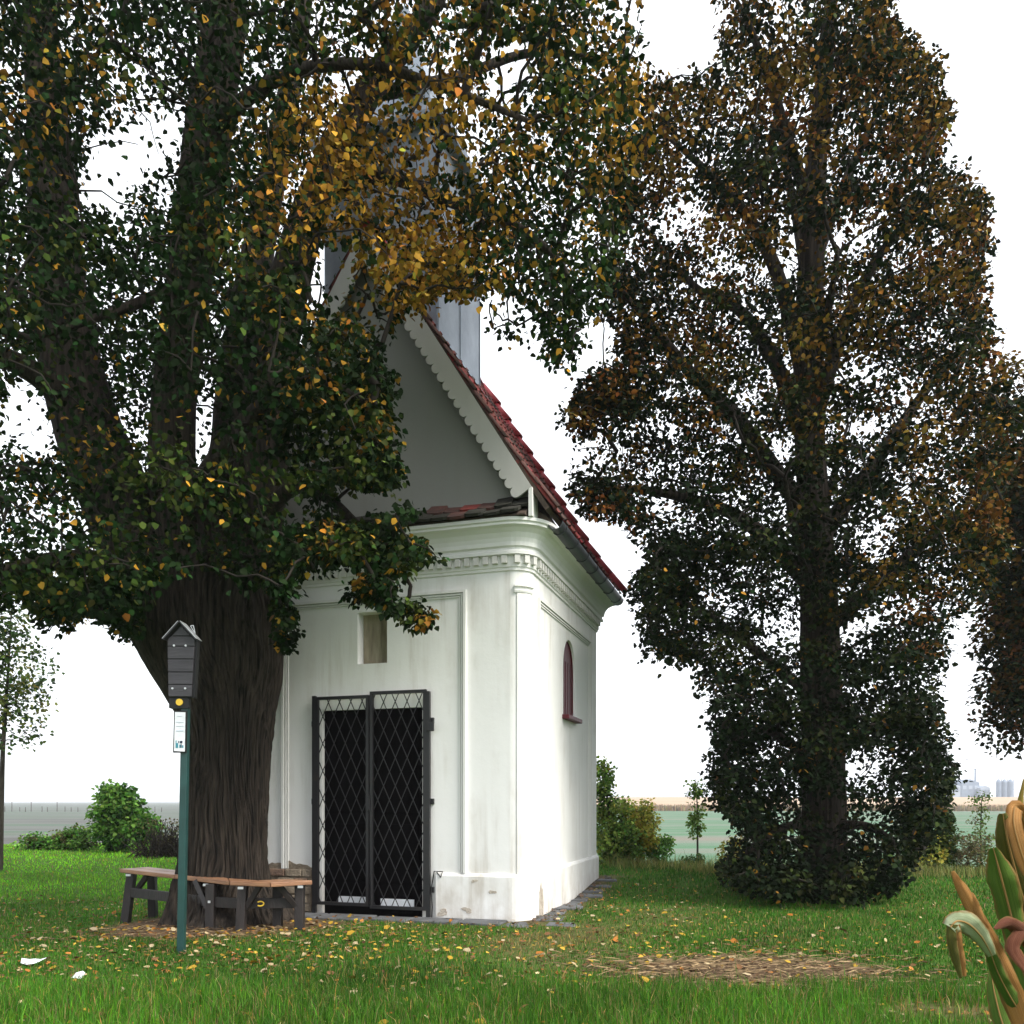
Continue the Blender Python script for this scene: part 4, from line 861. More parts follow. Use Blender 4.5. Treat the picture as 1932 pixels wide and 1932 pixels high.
# ------------------------------------------------------------------ smaller trees and shrubs
def small_tree(name, label, cat, base, stems, blobs, cols, lsize, per, crad, bark='bark2', seed=0, group=None, droop=.35, mask=None):
    # stems: list of (points rel. base, radii); blobs: (centre rel. base, radii xyz, n clusters)
    r_ = np.random.default_rng(seed); root = tag(empty(name, base), label, cat, group); b = np.array(base, float); LPs = []
    for q, (pts, rr) in enumerate(stems):
        o, C_, _ = bark_tube('trunk' if q == 0 else 'branch', pts, rr, M[bark], root, n=14, sub=6, ridge=.002, k=5, seed=seed+q); LPs.append(C_[3:])
    P = []
    for c_, rad3, nn in blobs:
        o_ = unit(r_.normal(0, 1, (nn, 3)))*(r_.random((nn, 1))**.45); P.append(np.array(c_)+o_*np.array(rad3))
    P = np.concatenate(P); P = P[P[:, 2] > .03]
    if mask is not None: P = P[mask(P+b)]
    segs = grow(np.concatenate(LPs), None, P, 1.0, r_)
    if segs:
        segs = [(a, np.minimum(c_, .5*max(rr[0] for _, rr in stems))*.6) for a, c_ in segs]
        Vt, Ft = tubes_np(segs); tag(link('twigs', np_mesh('twigs', Vt, Ft), root, M['twig']), kind='stuff')
    pos, d, n, s, ci = spray_leaves(P, r_.uniform(crad*.7, crad*1.2, len(P)), per, r_, droop=droop, flat=.85, size=lsize)
    k_ = pos[:, 2] > .01
    ch = r_.choice(len(cols), len(P), p=[c_[1] for c_ in cols]); base_c = np.array([c_[0] for c_ in cols])[ch]
    cl = base_c[ci]*np.exp(r_.normal(0, .32, (len(pos), 1)))*np.exp(r_.normal(0, .1, (len(pos), 3)))
    tag(link('crown' if cat == 'tree' else 'foliage', leaves_mesh('foliage', pos[k_], d[k_], n[k_], s[k_], cl[k_]), root, M['leaf' if bark == 'bark' else 'shrub']), kind='stuff')
    return root
def on_ground(x, depth):
    X = (x-CX)/FPX*depth; return (X, depth, float(height(X, depth))-.02)
G1, G2, G3 = (.065, .17, .026), (.14, .27, .05), (.03, .08, .016); YG = (.36, .34, .06); OL = (.10, .10, .035)
# right hand neighbour of the tall tree
b = on_ground(1955, 14.5)
small_tree('linden_sapling', 'broad tree with hanging brownish foliage standing beyond the corn', 'tree', b, [([(0, 0, -.1), (.02, 0, 2), (-.05, 0, 4.5), (0, .1, 7.2)], [.15, .12, .10, .03]), ([(0, 0, 3.5), (-.4, -.3, 5), (-.7, -.4, 6.4)], [.06, .04, .02]), ([(0, 0, 3), (.5, -.3, 4.2), (.9, -.5, 5.5)], [.06, .04, .02])],
    [((-.1, 0, 6.2), (1.1, 1.4, 2.3), 260), ((.1, 0, 4.0), (.85, 1.2, 1.6), 200), ((-.45, -.2, 2.9), (.55, .8, .8), 40), ((.8, -.2, 5.2), (1.4, 1.3, 2.6), 240)], [((.012, .018, .007), .45), ((.03, .033, .010), .2), ((.09, .052, .012), .25), ((.09, .036, .012), .1)], (.07, .11), 50, .4, seed=71, bark='bark')
# slim young tree at the left edge
b = on_ground(0, 15.0)
small_tree('young_tree', 'slim young tree with airy light green crown by the grey field', 'tree', b, [([(0, 0, -.1), (.02, 0, 1.2), (.06, 0, 2.3), (.15, 0, 3.6), (.2, 0, 4.6)], [.05, .042, .035, .02, .01])],
    [((.2, 0, 2.9), (.55, .6, .75), 55), ((.25, 0, 3.7), (.6, .6, .8), 60), ((.1, 0, 4.4), (.4, .4, .5), 24)], [((.07, .12, .03), .4), ((.035, .065, .02), .4), ((.15, .16, .04), .2)], (.06, .09), 17, .26, seed=72)
# shrubs at the left
b = on_ground(222, 19.0)
small_tree('laurel_bush', 'glossy bright green bush standing highest on the lawn edge beside the trunk', 'bush', b, [([(0, 0, -.05), (.0, 0, .5), (.02, 0, 1.0)], [.05, .04, .02]), ([(-.1, 0, -.05), (-.2, 0, .6), (-.3, 0, 1.0)], [.035, .03, .015]), ([(.1, 0, -.05), (.25, 0, .6), (.4, 0, .9)], [.035, .03, .015])],
    [((-.02, 0, .85), (.5, .5, .72), 120), ((.4, .05, .55), (.45, .4, .5), 60), ((-.05, 0, 1.35), (.3, .3, .22), 20)], [(G1, .35), (G2, .45), (G3, .2)], (.07, .12), 34, .2, seed=73)
for k, (x, wd, h, sd, lab) in enumerate([(70, .42, .36, 80, 'low round green shrub nearest the bare edge of the grey field'), (112, .34, .42, 81, 'low olive shrub between the round green shrub and the glossy bush'), (152, .42, .55, 82, 'low pointed green shrub right beside the glossy bush')]):
    b = on_ground(x, 19.6)
    small_tree('low_shrub', lab, 'shrub', b, [([(0, 0, -.05), (0, 0, .2), (.02, 0, h*.8)], [.02, .015, .008])], [((0, 0, h*.5), (wd, .35, h*.5), 44)], [(G1, .4), (G2, .3), (OL, .3)], (.045, .08), 34, .14, seed=sd, group='low shrubs on the lawn edge')
# dry brush heap behind the trunk
b = on_ground(312, 17.5); br = tag(empty('brush_heap', b), 'dark heap of dry brushwood just behind the thick trunk', 'brush heap'); r_ = np.random.default_rng(5); sg_ = []
for k in range(280):
    a = np.array([r_.normal(0, .26), r_.normal(0, .2), 0]); h = r_.uniform(.25, .85)*max(.3, 1-abs(a[0])*.9); tip = a*1.0+np.array([r_.normal(0, .22), r_.normal(0, .2), h]); sg_.append((np.array([a, (a+tip)/2+r_.normal(0, .05, 3), tip]), np.array([.012, .009, .004])))
Vt, Ft = tubes_np(sg_); tag(link('brushwood', np_mesh('brushwood', Vt, Ft), br, M['twig']), kind='stuff')
pos = np.stack([r_.normal(0, .3, 500), r_.normal(0, .2, 500), r_.uniform(.05, .8, 500)], 1)
tag(link('foliage', leaves_mesh('foliage', pos, r_.normal(0, 1, (500, 3)), r_.normal(0, 1, (500, 3)), r_.uniform(.03, .07, 500), leaf_cols(500, r_, (.07, .07, .03))), br, M['leaf']), kind='stuff')
# shrubs behind the chapel on the right
b = on_ground(1150, 14.6)
small_tree('tall_bush', 'leafy bush with one tall shoot right beside the rear corner of the chapel', 'bush', b, [([(0, 0, -.05), (.0, 0, .6), (-.05, 0, 1.3), (-.08, 0, 1.75)], [.04, .03, .015, .008]), ([(.15, 0, -.05), (.2, 0, .6), (.25, 0, 1.0)], [.03, .02, .01])],
    [((.1, 0, .55), (.42, .4, .68), 120), ((-.1, 0, 1.2), (.16, .2, .5), 26), ((-.09, 0, 1.66), (.07, .07, .22), 8)], [((.11, .20, .04), .4), ((.24, .32, .065), .45), ((.04, .08, .02), .15)], (.045, .08), 34, .15, seed=84)
b = on_ground(1205, 14.9)
small_tree('yellow_bush', 'rounded yellow green bush next to the tall shoot bush', 'bush', b, [([(0, 0, -.05), (.0, 0, .5), (.05, 0, .9)], [.035, .025, .01])], [((0, 0, .66), (.30, .35, .62), 95)], [(YG, .45), ((.42, .34, .05), .25), ((.2, .25, .05), .3)], (.04, .065), 40, .14, seed=85)
b = on_ground(1243, 15.0)
small_tree('low_shrub', 'low green shrub at the foot of the yellow green bush', 'shrub', b, [([(0, 0, -.05), (.0, 0, .2), (.02, 0, .4)], [.02, .015, .008])], [((0, 0, .3), (.26, .25, .32), 40)], [(G1, .6), (G2, .4)], (.04, .06), 34, .12, seed=86)
b = on_ground(1305, 15.2)
small_tree('low_shrub', 'tiny dark green shrub in the weeds below the staked sapling', 'shrub', b, [([(0, 0, -.05), (.0, 0, .1), (.0, 0, .22)], [.015, .01, .006])], [((0, 0, .16), (.2, .2, .18), 24)], [((.04, .08, .02), 1.0)], (.03, .05), 34, .1, seed=87)
b = on_ground(1316, 17.0)
sp_t = small_tree('staked_sapling', 'thin staked sapling with light green leaves before the teal field', 'tree', b, [([(0, 0, -.05), (.0, 0, .7), (.0, 0, 1.3), (-.05, 0, 1.9)], [.022, .018, .013, .006])], [((-.02, 0, 1.05), (.16, .16, .36), 16), ((-.02, 0, 1.65), (.14, .14, .3), 12)], [((.13, .20, .04), .6), ((.06, .11, .02), .4)], (.05, .08), 26, .12, seed=88)
b = on_ground(1782, 14.8)
small_tree('columnar_shrub', 'slender dark green columnar shrub right of the tall tree', 'shrub', b, [([(0, 0, -.05), (.0, 0, .7), (.0, 0, 1.5)], [.03, .02, .008])], [((0, 0, .75), (.18, .18, .75), 75), ((0, 0, 1.4), (.1, .1, .3), 14)], [((.05, .085, .02), .5), ((.025, .05, .014), .3), ((.12, .14, .03), .2)], (.04, .07), 36, .13, seed=89)
b = on_ground(1745, 14.6)
small_tree('low_shrub', 'yellowish low shrub between the tall tree and the columnar shrub', 'shrub', b, [([(0, 0, -.05), (.0, 0, .3), (.02, 0, .6)], [.02, .015, .008])], [((0, 0, .4), (.3, .3, .45), 50)], [(YG, .6), ((.10, .13, .03), .4)], (.04, .06), 32, .14, seed=90)
b = on_ground(1850, 15.5)
small_tree('wispy_sapling', 'wispy pale green sapling between columnar shrub and corn', 'tree', b, [([(0, 0, -.05), (.0, 0, .6), (.02, 0, 1.3)], [.018, .012, .005])], [((0, 0, 1.05), (.16, .16, .45), 14), ((0, 0, .5), (.3, .25, .3), 20)], [((.13, .2, .05), .7), ((.16, .15, .07), .3)], (.035, .055), 26, .14, seed=91)
b = on_ground(1826, 14.9)
small_tree('dry_shrub', 'dry greyish brown shrub behind the lawn near the corn', 'shrub', b, [([(0, 0, -.05), (.0, 0, .3), (.02, 0, .5)], [.02, .014, .007])], [((0, 0, .35), (.42, .35, .35), 60)], [((.16, .14, .07), .6), ((.10, .12, .04), .4)], (.03, .05), 30, .14, seed=92)
b = on_ground(1395, 13.6)
small_tree('low_shrub', 'yellow green shrub peeping out at the skirt of the tall tree', 'shrub', b, [([(0, 0, -.05), (.0, 0, .2), (.02, 0, .45)], [.02, .015, .008])], [((0, 0, .3), (.42, .3, .36), 60)], [((.24, .22, .04), .6), (YG, .4)], (.04, .06), 32, .12, seed=93)

# ------------------------------------------------------------------ grass, weeds, fallen leaves
rg = np.random.default_rng(31)
def blades(X, Y, hgt, wid, cols, lean=.5, two=True):
    N = len(X); Z = height(X, Y)-.004; a = rg.uniform(0, 2*math.pi, N); s = np.stack([np.cos(a), np.sin(a), 0*a], 1); b = rg.uniform(0, 2*math.pi, N); ln = np.abs(rg.normal(0, lean, N)); l = np.stack([np.cos(b)*ln, np.sin(b)*ln, 0*b], 1)
    p0 = np.stack([X, Y, Z], 1); up = np.array([0, 0, 1.])[None]
    m_ = p0+hgt[:, None]*(.55*up+.25*l); t_ = p0+hgt[:, None]*((1-.25*np.minimum(ln, 1.2))[:, None]*up+.85*l)
    w_ = wid[:, None]*s
    V = np.stack([p0-w_, p0+w_, m_+w_*.75, m_-w_*.75, t_], 1).reshape(-1, 3); i = np.arange(N)[:, None]*5
    F4 = np.concatenate([i+0, i+1, i+2, i+3], 1); F3 = np.concatenate([i+3, i+2, i+4, i+4], 1)
    return V, F4, np.concatenate([i+3, i+2, i+4], 1), np.repeat(cols, 5, 0)
def tri_mesh(name, V, F4, F3, cols):
    T = np.concatenate([F4[:, [0, 1, 2]], F4[:, [0, 2, 3]], F3]); return np_mesh(name, V, T, cols)
def in_building(X, Y, m=.06):
    u, v = to_chapel(X, Y); return (np.abs(u) < HW+m) & (v > -m) & (v < DL+m)
def grass_at(y0, y1, dens, hmul, wmul):
    area = (y1-y0)*1.34*(y1+y0)/2; N = int(dens*area); Y = np.sqrt(rg.uniform(y0**2, y1**2, N)); X = rg.uniform(-.67, .67, N)*Y
    sl = soil(X, Y); k_ = (rg.random(N) > sl*1.05) & ~in_building(X, Y, .03) & (Y < lawn_edge(X)+.8)
    u, v = to_chapel(X, Y); k_ &= ~((v > -.42) & (v < 0) & (u > -1.0) & (u < 2.35) & (rg.random(N) < .86))
    X, Y, sl = X[k_], Y[k_], sl[k_]; N = len(X)
    pat = wav(X, Y, 1.3, .7)*.5+wav(X, Y, 3.7, 2.)*.35
    tall = sstep(6.4, 5.2, Y+.5*wav(X, Y, 1.9, 1.))           # uncut growth towards the front
    h = hmul*(.035+.055*tall)*np.exp(rg.normal(0, .35, N))*(1-.5*sl)
    base = (np.array([.032, .115, .008])[None]+np.array([.095, .235, .010])[None]*(sstep(9, 13, Y)*(1-sstep(-2, 1, X)))[:, None]+np.array([.016, .03, .002])[None]*sstep(6.2, 5.0, Y)[:, None])*(1+.5*pat)[:, None]; dry = rg.random(N) < np.clip(.12+.5*sl+.5*np.exp(-(((X-.4)/2.4)**2+((Y-7.5)/.9)**2))*(.5+.7*wav(X, Y, 2.9, .3))+.20*np.maximum(pat, 0)*sstep(5, 7.5, Y)*(1-sstep(11, 14, Y)), 0, .9)  # sunlight on the back-left lawn is put into the blade colour here
    c_ = np.where(dry[:, None], np.array([[.20, .16, .065]]), base)*np.exp(rg.normal(0, .3, (N, 1)))*np.exp(rg.normal(0, .1, (N, 3)))
    lime = rg.random(N) < .22; c_[lime] *= np.array([1.7, 1.35, 1.0])
    return blades(X, Y, h, wmul*rg.uniform(.0016, .003, N), c_)
parts = [grass_at(4.2, 6.2, 5200, 1, 1.0), grass_at(6.2, 9.5, 2600, 1, 1.35), grass_at(9.5, 14.5, 900, 1.05, 2.1), grass_at(14.5, 22.3, 330, 1.1, 3.4)]
def merge(parts):
    o = 0; Vs, A, B, Cs = [], [], [], []
    for V, a, b_, c_ in parts: Vs.append(V); A.append(a+o); B.append(b_+o); Cs.append(c_); o += len(V)
    return np.concatenate(Vs), np.concatenate(A), np.concatenate(B), np.concatenate(Cs)
gr = link('grass', tri_mesh('grass', *merge(parts)), None, M['grassm']); tag(gr, 'mown green lawn grass, longer towards the front edge', 'grass', kind='stuff')
# pale weeds along the right lawn edge
N = 9000; X = rg.uniform(1.6, 9.5, N); Y = lawn_edge(X)+rg.normal(.2, .5, N)-.3; k_ = ~in_building(X, Y, .1); X, Y = X[k_], Y[k_]; N = len(X)
cw = np.where((rg.random(N) < .5)[:, None], np.array([[.24, .22, .07]]), np.array([[.12, .17, .04]]))*np.exp(rg.normal(0, .3, (N, 1)))
wd = link('weeds', tri_mesh('weeds', *blades(X, Y, rg.uniform(.05, .32, N)*(1+.5*wav(X, Y, 2.3)), rg.uniform(.003, .008, N), cw, .6)), None, M['grassm']); tag(wd, 'pale tall weeds along the far lawn edge behind the chapel', 'weeds', kind='stuff')
# cut twigs and straw on the worn patches
N = 2600; X = np.concatenate([1.75+rg.normal(0, .55, N-600), TREE[0]+rg.normal(0, .8, 600)]); Y = np.concatenate([6.15+rg.normal(0, .33, N-600), 8.3+rg.normal(0, .35, 600)])
a = rg.uniform(-.7, .7, N)+(rg.random(N) < .15)*1.5; ln = rg.uniform(.03, .16, N); Z = height(X, Y)+rg.uniform(.004, .03, N)
d = np.stack([np.cos(a), np.sin(a), rg.normal(0, .12, N)], 1)*ln[:, None]; wv = np.stack([-np.sin(a), np.cos(a), 0*a], 1)*rg.uniform(.002, .006, N)[:, None]; p0 = np.stack([X, Y, Z], 1)
V = np.stack([p0-d/2-wv, p0-d/2+wv, p0+d/2+wv*.5, p0+d/2-wv*.5, p0+np.array([0, 0, .006])+d*.05], 1).reshape(-1, 3); i = np.arange(N)[:, None]*5
F3 = np.concatenate([np.concatenate([i+a_, i+b_, i+4], 1) for a_, b_ in ((0, 1), (1, 2), (2, 3), (3, 0))])
ct = np.where((rg.random(N) < .5)[:, None], np.array([[.22, .155, .085]]), np.array([[.10, .065, .04]]))*np.exp(rg.normal(0, .35, (N, 1)))
tag(link('straw_litter', np_mesh('straw_litter', V, F3, np.repeat(ct, 5, 0)), None, M['fallen']), 'dry straw and twigs scattered on the bare earth patch', 'litter', kind='stuff')
# fallen leaves: the largest one by one, the others as a scatter
def leaf_spots(N):
    Y = np.sqrt(rg.uniform(4.6**2, 11.5**2, N*4)); X = rg.uniform(-.62, .62, N*4)*Y
    w_ = .38+1.0*np.exp(-(((X+2.6)/1.6)**2+((Y-6.8)/1.6)**2))+.8*np.exp(-(((X-1.6)/1.3)**2+((Y-6.6)/.9)**2))+.9*np.exp(-(((X+3)/1.2)**2+((Y-8.2)/.5)**2))+.4*np.exp(-(((X+.5)/1.5)**2+((Y-7.6)/.9)**2))
    w_ *= (1-.6*sstep(2.0, 3.0, X)*sstep(7, 8, Y)); k_ = (rg.random(N*4) < w_*.6) & ~in_building(X, Y, .08); return X[k_][:N], Y[k_][:N]
X, Y = leaf_spots(300)
NAMES = [(2, 'yellow', 'bright yellow fallen leaf'), (3, 'orange', 'orange fallen leaf'), (4, 'brown', 'dull brown fallen leaf'), (5, 'pale', 'pale straw coloured fallen leaf')]
MARKS = [(-2.75, 8.4, 'on the earth at the bench'), (-2.74, 6.94, 'in the grass round the green post'), (-1.4, 8.7, 'in the grass before the iron gate'), (.2, 8.3, 'in the grass by the chapel corner'), (1.75, 6.15, 'by the bare straw patch'), (1.3, 8.6, 'on the worn track past the chapel side'), (3.6, 9.6, 'on the grass below the tall dark tree'), (2.4, 4.9, 'in the grass close to the corn'), (-3.4, 5.8, 'in the grass round the white papers'), (-4.8, 9.5, 'on the lawn between the bench and the glossy bush'), (-.6, 6.6, 'on the open lawn in front of the chapel'), (-.5, 5.0, 'in the long grass of the front edge')]
for x, y in zip(X, Y):
    q = int(rg.choice(4, p=[.36, .2, .2, .24])); mi, cn, lab = NAMES[q]
    wh = min(MARKS, key=lambda m_: (m_[0]-x)**2+(m_[1]-y)**2)[2]; o = tag(link('fallen_leaf', LEAF1[mi]), lab+' '+wh, 'leaf', cn+' leaves '+wh); a = rg.uniform(0, 6.28); tilt = rg.normal(0, .35)
    g_ = .022 if soil(np.array([x]), np.array([y]))[0] < .5 else .008
    place_leaf(o, (x, y, float(height(x, y))+g_+abs(tilt)*.02), (math.cos(a), math.sin(a), tilt), (rg.normal(0, .3), rg.normal(0, .3), 1), rg.uniform(.045, .085))
X, Y = leaf_spots(4200); N = len(X); a = rg.uniform(0, 6.28, N); cf = np.array([(.36, .23, .035), (.30, .12, .03), (.12, .065, .03), (.36, .28, .16)])[rg.choice(4, N, p=[.24, .14, .42, .2])]*np.exp(rg.normal(0, .3, (N, 1)))
tag(link('leaf_litter', leaves_mesh('leaf_litter', np.stack([X, Y, height(X, Y)+rg.uniform(.008, .03, N)], 1), np.stack([np.cos(a), np.sin(a), rg.normal(0, .25, N)], 1), np.stack([rg.normal(0, .3, N), rg.normal(0, .3, N), np.ones(N)], 1), rg.uniform(.025, .055, N), cf), None, M['fallen']), 'small dry autumn leaves strewn over the lawn', 'leaves', kind='stuff')
# two scraps of paper
def scrap(x, y, pts, lab, h):
    d = (CAMZ)*FPX/(y-HY); X = (x-CX)/FPX*d; r_ = np.random.default_rng(int(x)); vs_ = []; n = len(pts)
    o = tag(empty('paper_scrap', (X, d, float(height(X, d))+.02)), lab, 'paper'); m_ = MB(); k_ = d/FPX
    m_.add([(px_*k_, py_*.02+.0, pz_*k_) for px_, py_, pz_ in pts]+[(px_*k_, py_*.02+.004, pz_*k_+.002) for px_, py_, pz_ in pts], [tuple(range(n)), tuple(range(n, 2*n))[::-1]]+[(i, (i+1) % n, (i+1) % n+n, i+n) for i in range(n)]); m_.build('paper_sheet', M['paper'], o, fix=False)
scrap(57, 1824, [(-25, 3, 6), (-18, 0, 0), (0, -2, -1), (14, -1, 1), (25, 2, 8), (10, 3, 4), (0, 3, 5), (-10, 3, 4)], 'long torn strip of white paper lying in the grass', 0)
scrap(146, 1847, [(-12, 0, -2), (-4, -2, 0), (10, -1, -3), (9, 2, 4), (2, 3, 7), (-8, 2, 5)], 'small crumpled white paper lying in the grass', 0)

# ------------------------------------------------------------------ corn at the right edge
cd = 2.8; cb = np.array([(1950-CX)/FPX*cd, cd, 0]); cb[2] = float(height(cb[0], cb[1]))
corn = tag(empty('corn_plant', tuple(cb)), 'ripening corn plant with green and dry brown blades in front of the lawn', 'corn')
MB().tube([(0, 0, -.05), (.01, 0, .5), (-.005, .01, 1.0), (-.02, 0, 1.35)], [.018, .016, .013, .006], 10).build('stalk', mat('corn_stalk', (.20, .19, .06), .6, (.13, .14, .04), 8), corn, smooth=True)
cmats = {}
def corn_mat(nm, c1, c2, c3):
    m_ = bpy.data.materials.new(nm); m_.use_nodes = True; t_ = m_.node_tree; p_ = t_.nodes['Principled BSDF']; tc_2 = t_.nodes.new('ShaderNodeUVMap'); mp_ = t_.nodes.new('ShaderNodeMapping'); mp_.inputs['Scale'].default_value = (70, .7, 1)
    n_ = t_.nodes.new('ShaderNodeTexNoise'); n_.inputs['Scale'].default_value = 1.5; n_.inputs['Detail'].default_value = 5; r_ = t_.nodes.new('ShaderNodeValToRGB'); e_ = r_.color_ramp.elements; e_.new(.5)
    for q_, (po, cc_) in zip(e_, ((.3, c1), (.5, c2), (.7, c3))): q_.position = po; q_.color = (*cc_, 1)
    t_.links.new(tc_2.outputs[0], mp_.inputs[0]); t_.links.new(mp_.outputs[0], n_.inputs[0]); t_.links.new(n_.outputs[0], r_.inputs[0]); se = t_.nodes.new('ShaderNodeSeparateXYZ'); t_.links.new(tc_2.outputs[0], se.inputs[0]); ma = t_.nodes.new('ShaderNodeMath'); ma.operation = 'SUBTRACT'; ma.inputs[1].default_value = .5; t_.links.new(se.outputs[0], ma.inputs[0]); mb_ = t_.nodes.new('ShaderNodeMath'); mb_.operation = 'ABSOLUTE'; t_.links.new(ma.outputs[0], mb_.inputs[0])
    n5 = t_.nodes.new('ShaderNodeTexNoise'); n5.inputs['Scale'].default_value = 9; t_.links.new(tc_2.outputs[0], n5.inputs[0]); mc_ = t_.nodes.new('ShaderNodeMath'); mc_.operation = 'MULTIPLY_ADD'; mc_.inputs[1].default_value = .28; t_.links.new(n5.outputs[0], mc_.inputs[0]); t_.links.new(mb_.outputs[0], mc_.inputs[2])
    mr_ = t_.nodes.new('ShaderNodeMapRange'); mr_.inputs[1].default_value = .52; mr_.inputs[2].default_value = .64; t_.links.new(mc_.outputs[0], mr_.inputs[0]); mm_ = t_.nodes.new('ShaderNodeMix'); mm_.data_type = 'RGBA'; mm_.inputs[7].default_value = (.34, .19, .07, 1); t_.links.new(mr_.outputs[0], mm_.inputs[0]); t_.links.new(r_.outputs[0], mm_.inputs[6])
    t_.links.new(mm_.outputs[2], p_.inputs['Base Color']); p_.inputs['Roughness'].default_value = .7; p_.inputs['Specular IOR Level'].default_value = .15
    tr = t_.nodes.new('ShaderNodeBsdfTranslucent'); mi_ = t_.nodes.new('ShaderNodeMixShader'); mi_.inputs[0].default_value = .3; t_.links.new(r_.outputs[0], tr.inputs[0]); t_.links.new(p_.outputs[0], mi_.inputs[1]); t_.links.new(tr.outputs[0], mi_.inputs[2]); t_.links.new(mi_.outputs[0], t_.nodes['Material Output'].inputs[0])
    b_ = t_.nodes.new('ShaderNodeBump'); b_.inputs['Strength'].default_value = .9; b_.inputs['Distance'].default_value = .006; t_.links.new(n_.outputs[0], b_.inputs['Height']); t_.links.new(b_.outputs[0], p_.inputs['Normal']); return m_
CM = dict(rib2=corn_mat('corn_rib_dry', (.4, .25, .1), (.45, .3, .13), (.5, .34, .16)), green=corn_mat('corn_green', (.07, .15, .022), (.12, .22, .035), (.20, .28, .06)), olive=corn_mat('corn_olive', (.07, .09, .02), (.13, .14, .03), (.25, .18, .06)), dry=corn_mat('corn_dry', (.34, .14, .035), (.56, .27, .08), (.70, .44, .20)), red=corn_mat('corn_red', (.13, .04, .022), (.21, .072, .042), (.33, .15, .09)), pale=corn_mat('corn_pale', (.32, .40, .22), (.45, .52, .32), (.55, .60, .42)), yellow=corn_mat('corn_yellow', (.38, .28, .05), (.45, .36, .08), (.30, .32, .07)), rib=corn_mat('corn_rib', (.52, .48, .26), (.6, .56, .32), (.66, .60, .38)))
def corn_leaf(pts, wds, m_, rib=True, fold=.35, twist=0, name='blade'):
    pts = np.array([P3(*p_)-cb for p_ in pts]); m = len(pts); n = 40; tt = np.linspace(0, m-1, n); i0 = np.clip(tt.astype(int), 0, m-2); f = (tt-i0)[:, None]
    a = pts[np.clip(i0-1, 0, m-1)]; b_ = pts[i0]; c_ = pts[i0+1]; d_ = pts[np.clip(i0+2, 0, m-1)]
    C = .5*((2*b_)+(-a+c_)*f+(2*a-5*b_+4*c_-d_)*f**2+(-a+3*b_-3*c_+d_)*f**3); W = np.interp(tt, np.arange(m), wds)*cd/FPX/2; rj = np.random.default_rng(int(abs(wds[0]*7+wds[-1]*13+m))); sm_ = lambda a_: np.convolve(np.pad(a_, 2, 'edge'), np.ones(5)/5, 'valid'); eL, eR = 1+sm_(rj.normal(0, .10, n))+rj.normal(0, .012, n), 1+sm_(rj.normal(0, .10, n))+rj.normal(0, .012, n)
    T = unit(np.gradient(C, axis=0)); view = unit(C+cb-np.array([0, 0, CAMZ])); S = unit(np.cross(T, view)); Nn = np.cross(S, T); ang = np.linspace(0, twist, n)[:, None]; S = S*np.cos(ang)+Nn*np.sin(ang); Nn = np.cross(S, T)
    wv_ = (.22*np.sin(np.linspace(0, 17, n)+W[0]*900)+.10*np.sin(np.linspace(0, 41, n)))[:, None]*W[:, None]
    off = [(-1, fold), (-.5, fold*.35), (0, 0), (.5, fold*.35), (1, fold)]; k_ = len(off)
    V = np.stack([C+S*W[:, None]*o_*((eL if o_ < 0 else eR)[:, None] if abs(o_) == 1 else 1)+Nn*W[:, None]*h_+(Nn*wv_ if abs(o_) == 1 else 0) for o_, h_ in off], 1).reshape(-1, 3)
    q = (np.arange(n-1)[:, None]*k_+np.arange(k_-1)[None]).ravel(); F = np.stack([q, q+1, q+k_+1, q+k_], 1); me_ = np_mesh('blade', V, F, None, True)
    uv = me_.uv_layers.new(name='UVMap'); uu = np.stack([np.tile(np.linspace(0, 1, k_), n), np.repeat(np.linspace(0, 1, n), k_)], 1); uv.data.foreach_set('uv', uu[F.ravel()].astype(np.float32).ravel())
    o = link(name, me_, corn, CM[m_]); so = o.modifiers.new('thick', 'SOLIDIFY'); so.thickness = .0012
    if rib:
        rp = C-view*.002; MBr = MB().tube([tuple(x) for x in rp], list(np.clip(W*.085, .0008, .0032)), 6); r_ = MBr.build('midrib', CM['rib'], o, smooth=True)
    return o
corn_leaf([(1950, 1990, 2.75), (1915, 1890, 2.7), (1873, 1790, 2.62), (1835, 1715, 2.58), (1812, 1672, 2.56), (1797, 1644, 2.56)], [34, 42, 30, 21, 17, 5], 'dry', rib=False, fold=.25)
corn_leaf([(1868, 1780, 2.6), (1850, 1735, 2.58), (1838, 1700, 2.57), (1833, 1684, 2.57)], [16, 16, 12, 3], 'dry', rib=False, fold=.3)
corn_leaf([(1955, 1950, 2.8), (1915, 1895, 2.7), (1885, 1840, 2.62), (1868, 1795, 2.55)], [26, 28, 24, 18], 'green', fold=.4)
corn_leaf([(1872, 1803, 2.56), (1852, 1768, 2.5), (1828, 1744, 2.46), (1806, 1738, 2.43), (1793, 1750, 2.42)], [14, 30, 36, 34, 26], 'pale', fold=.25)
corn_leaf([(1797, 1744, 2.42), (1796, 1775, 2.42), (1804, 1812, 2.43), (1813, 1845, 2.44)], [16, 16, 13, 4], 'olive', rib=False); corn_leaf([(1802, 1745, 2.43), (1808, 1780, 2.44), (1815, 1815, 2.45), (1820, 1842, 2.46)], [14, 14, 11, 4], 'dry', rib=False)
corn_leaf([(1948, 1900, 2.8), (1925, 1810, 2.8), (1908, 1730, 2.75), (1890, 1660, 2.7), (1874, 1600, 2.66)], [24, 32, 44, 50, 12], 'green', fold=.3)
corn_leaf([(1960, 1780, 2.8), (1935, 1710, 2.75), (1915, 1640, 2.7), (1900, 1580, 2.66), (1892, 1535, 2.64)], [30, 44, 46, 36, 10], 'olive', fold=.5)
corn_leaf([(1950, 1760, 2.85), (1925, 1660, 2.95), (1912, 1590, 3.0), (1908, 1520, 3.02)], [22, 34, 26, 4], 'yellow', fold=.4)
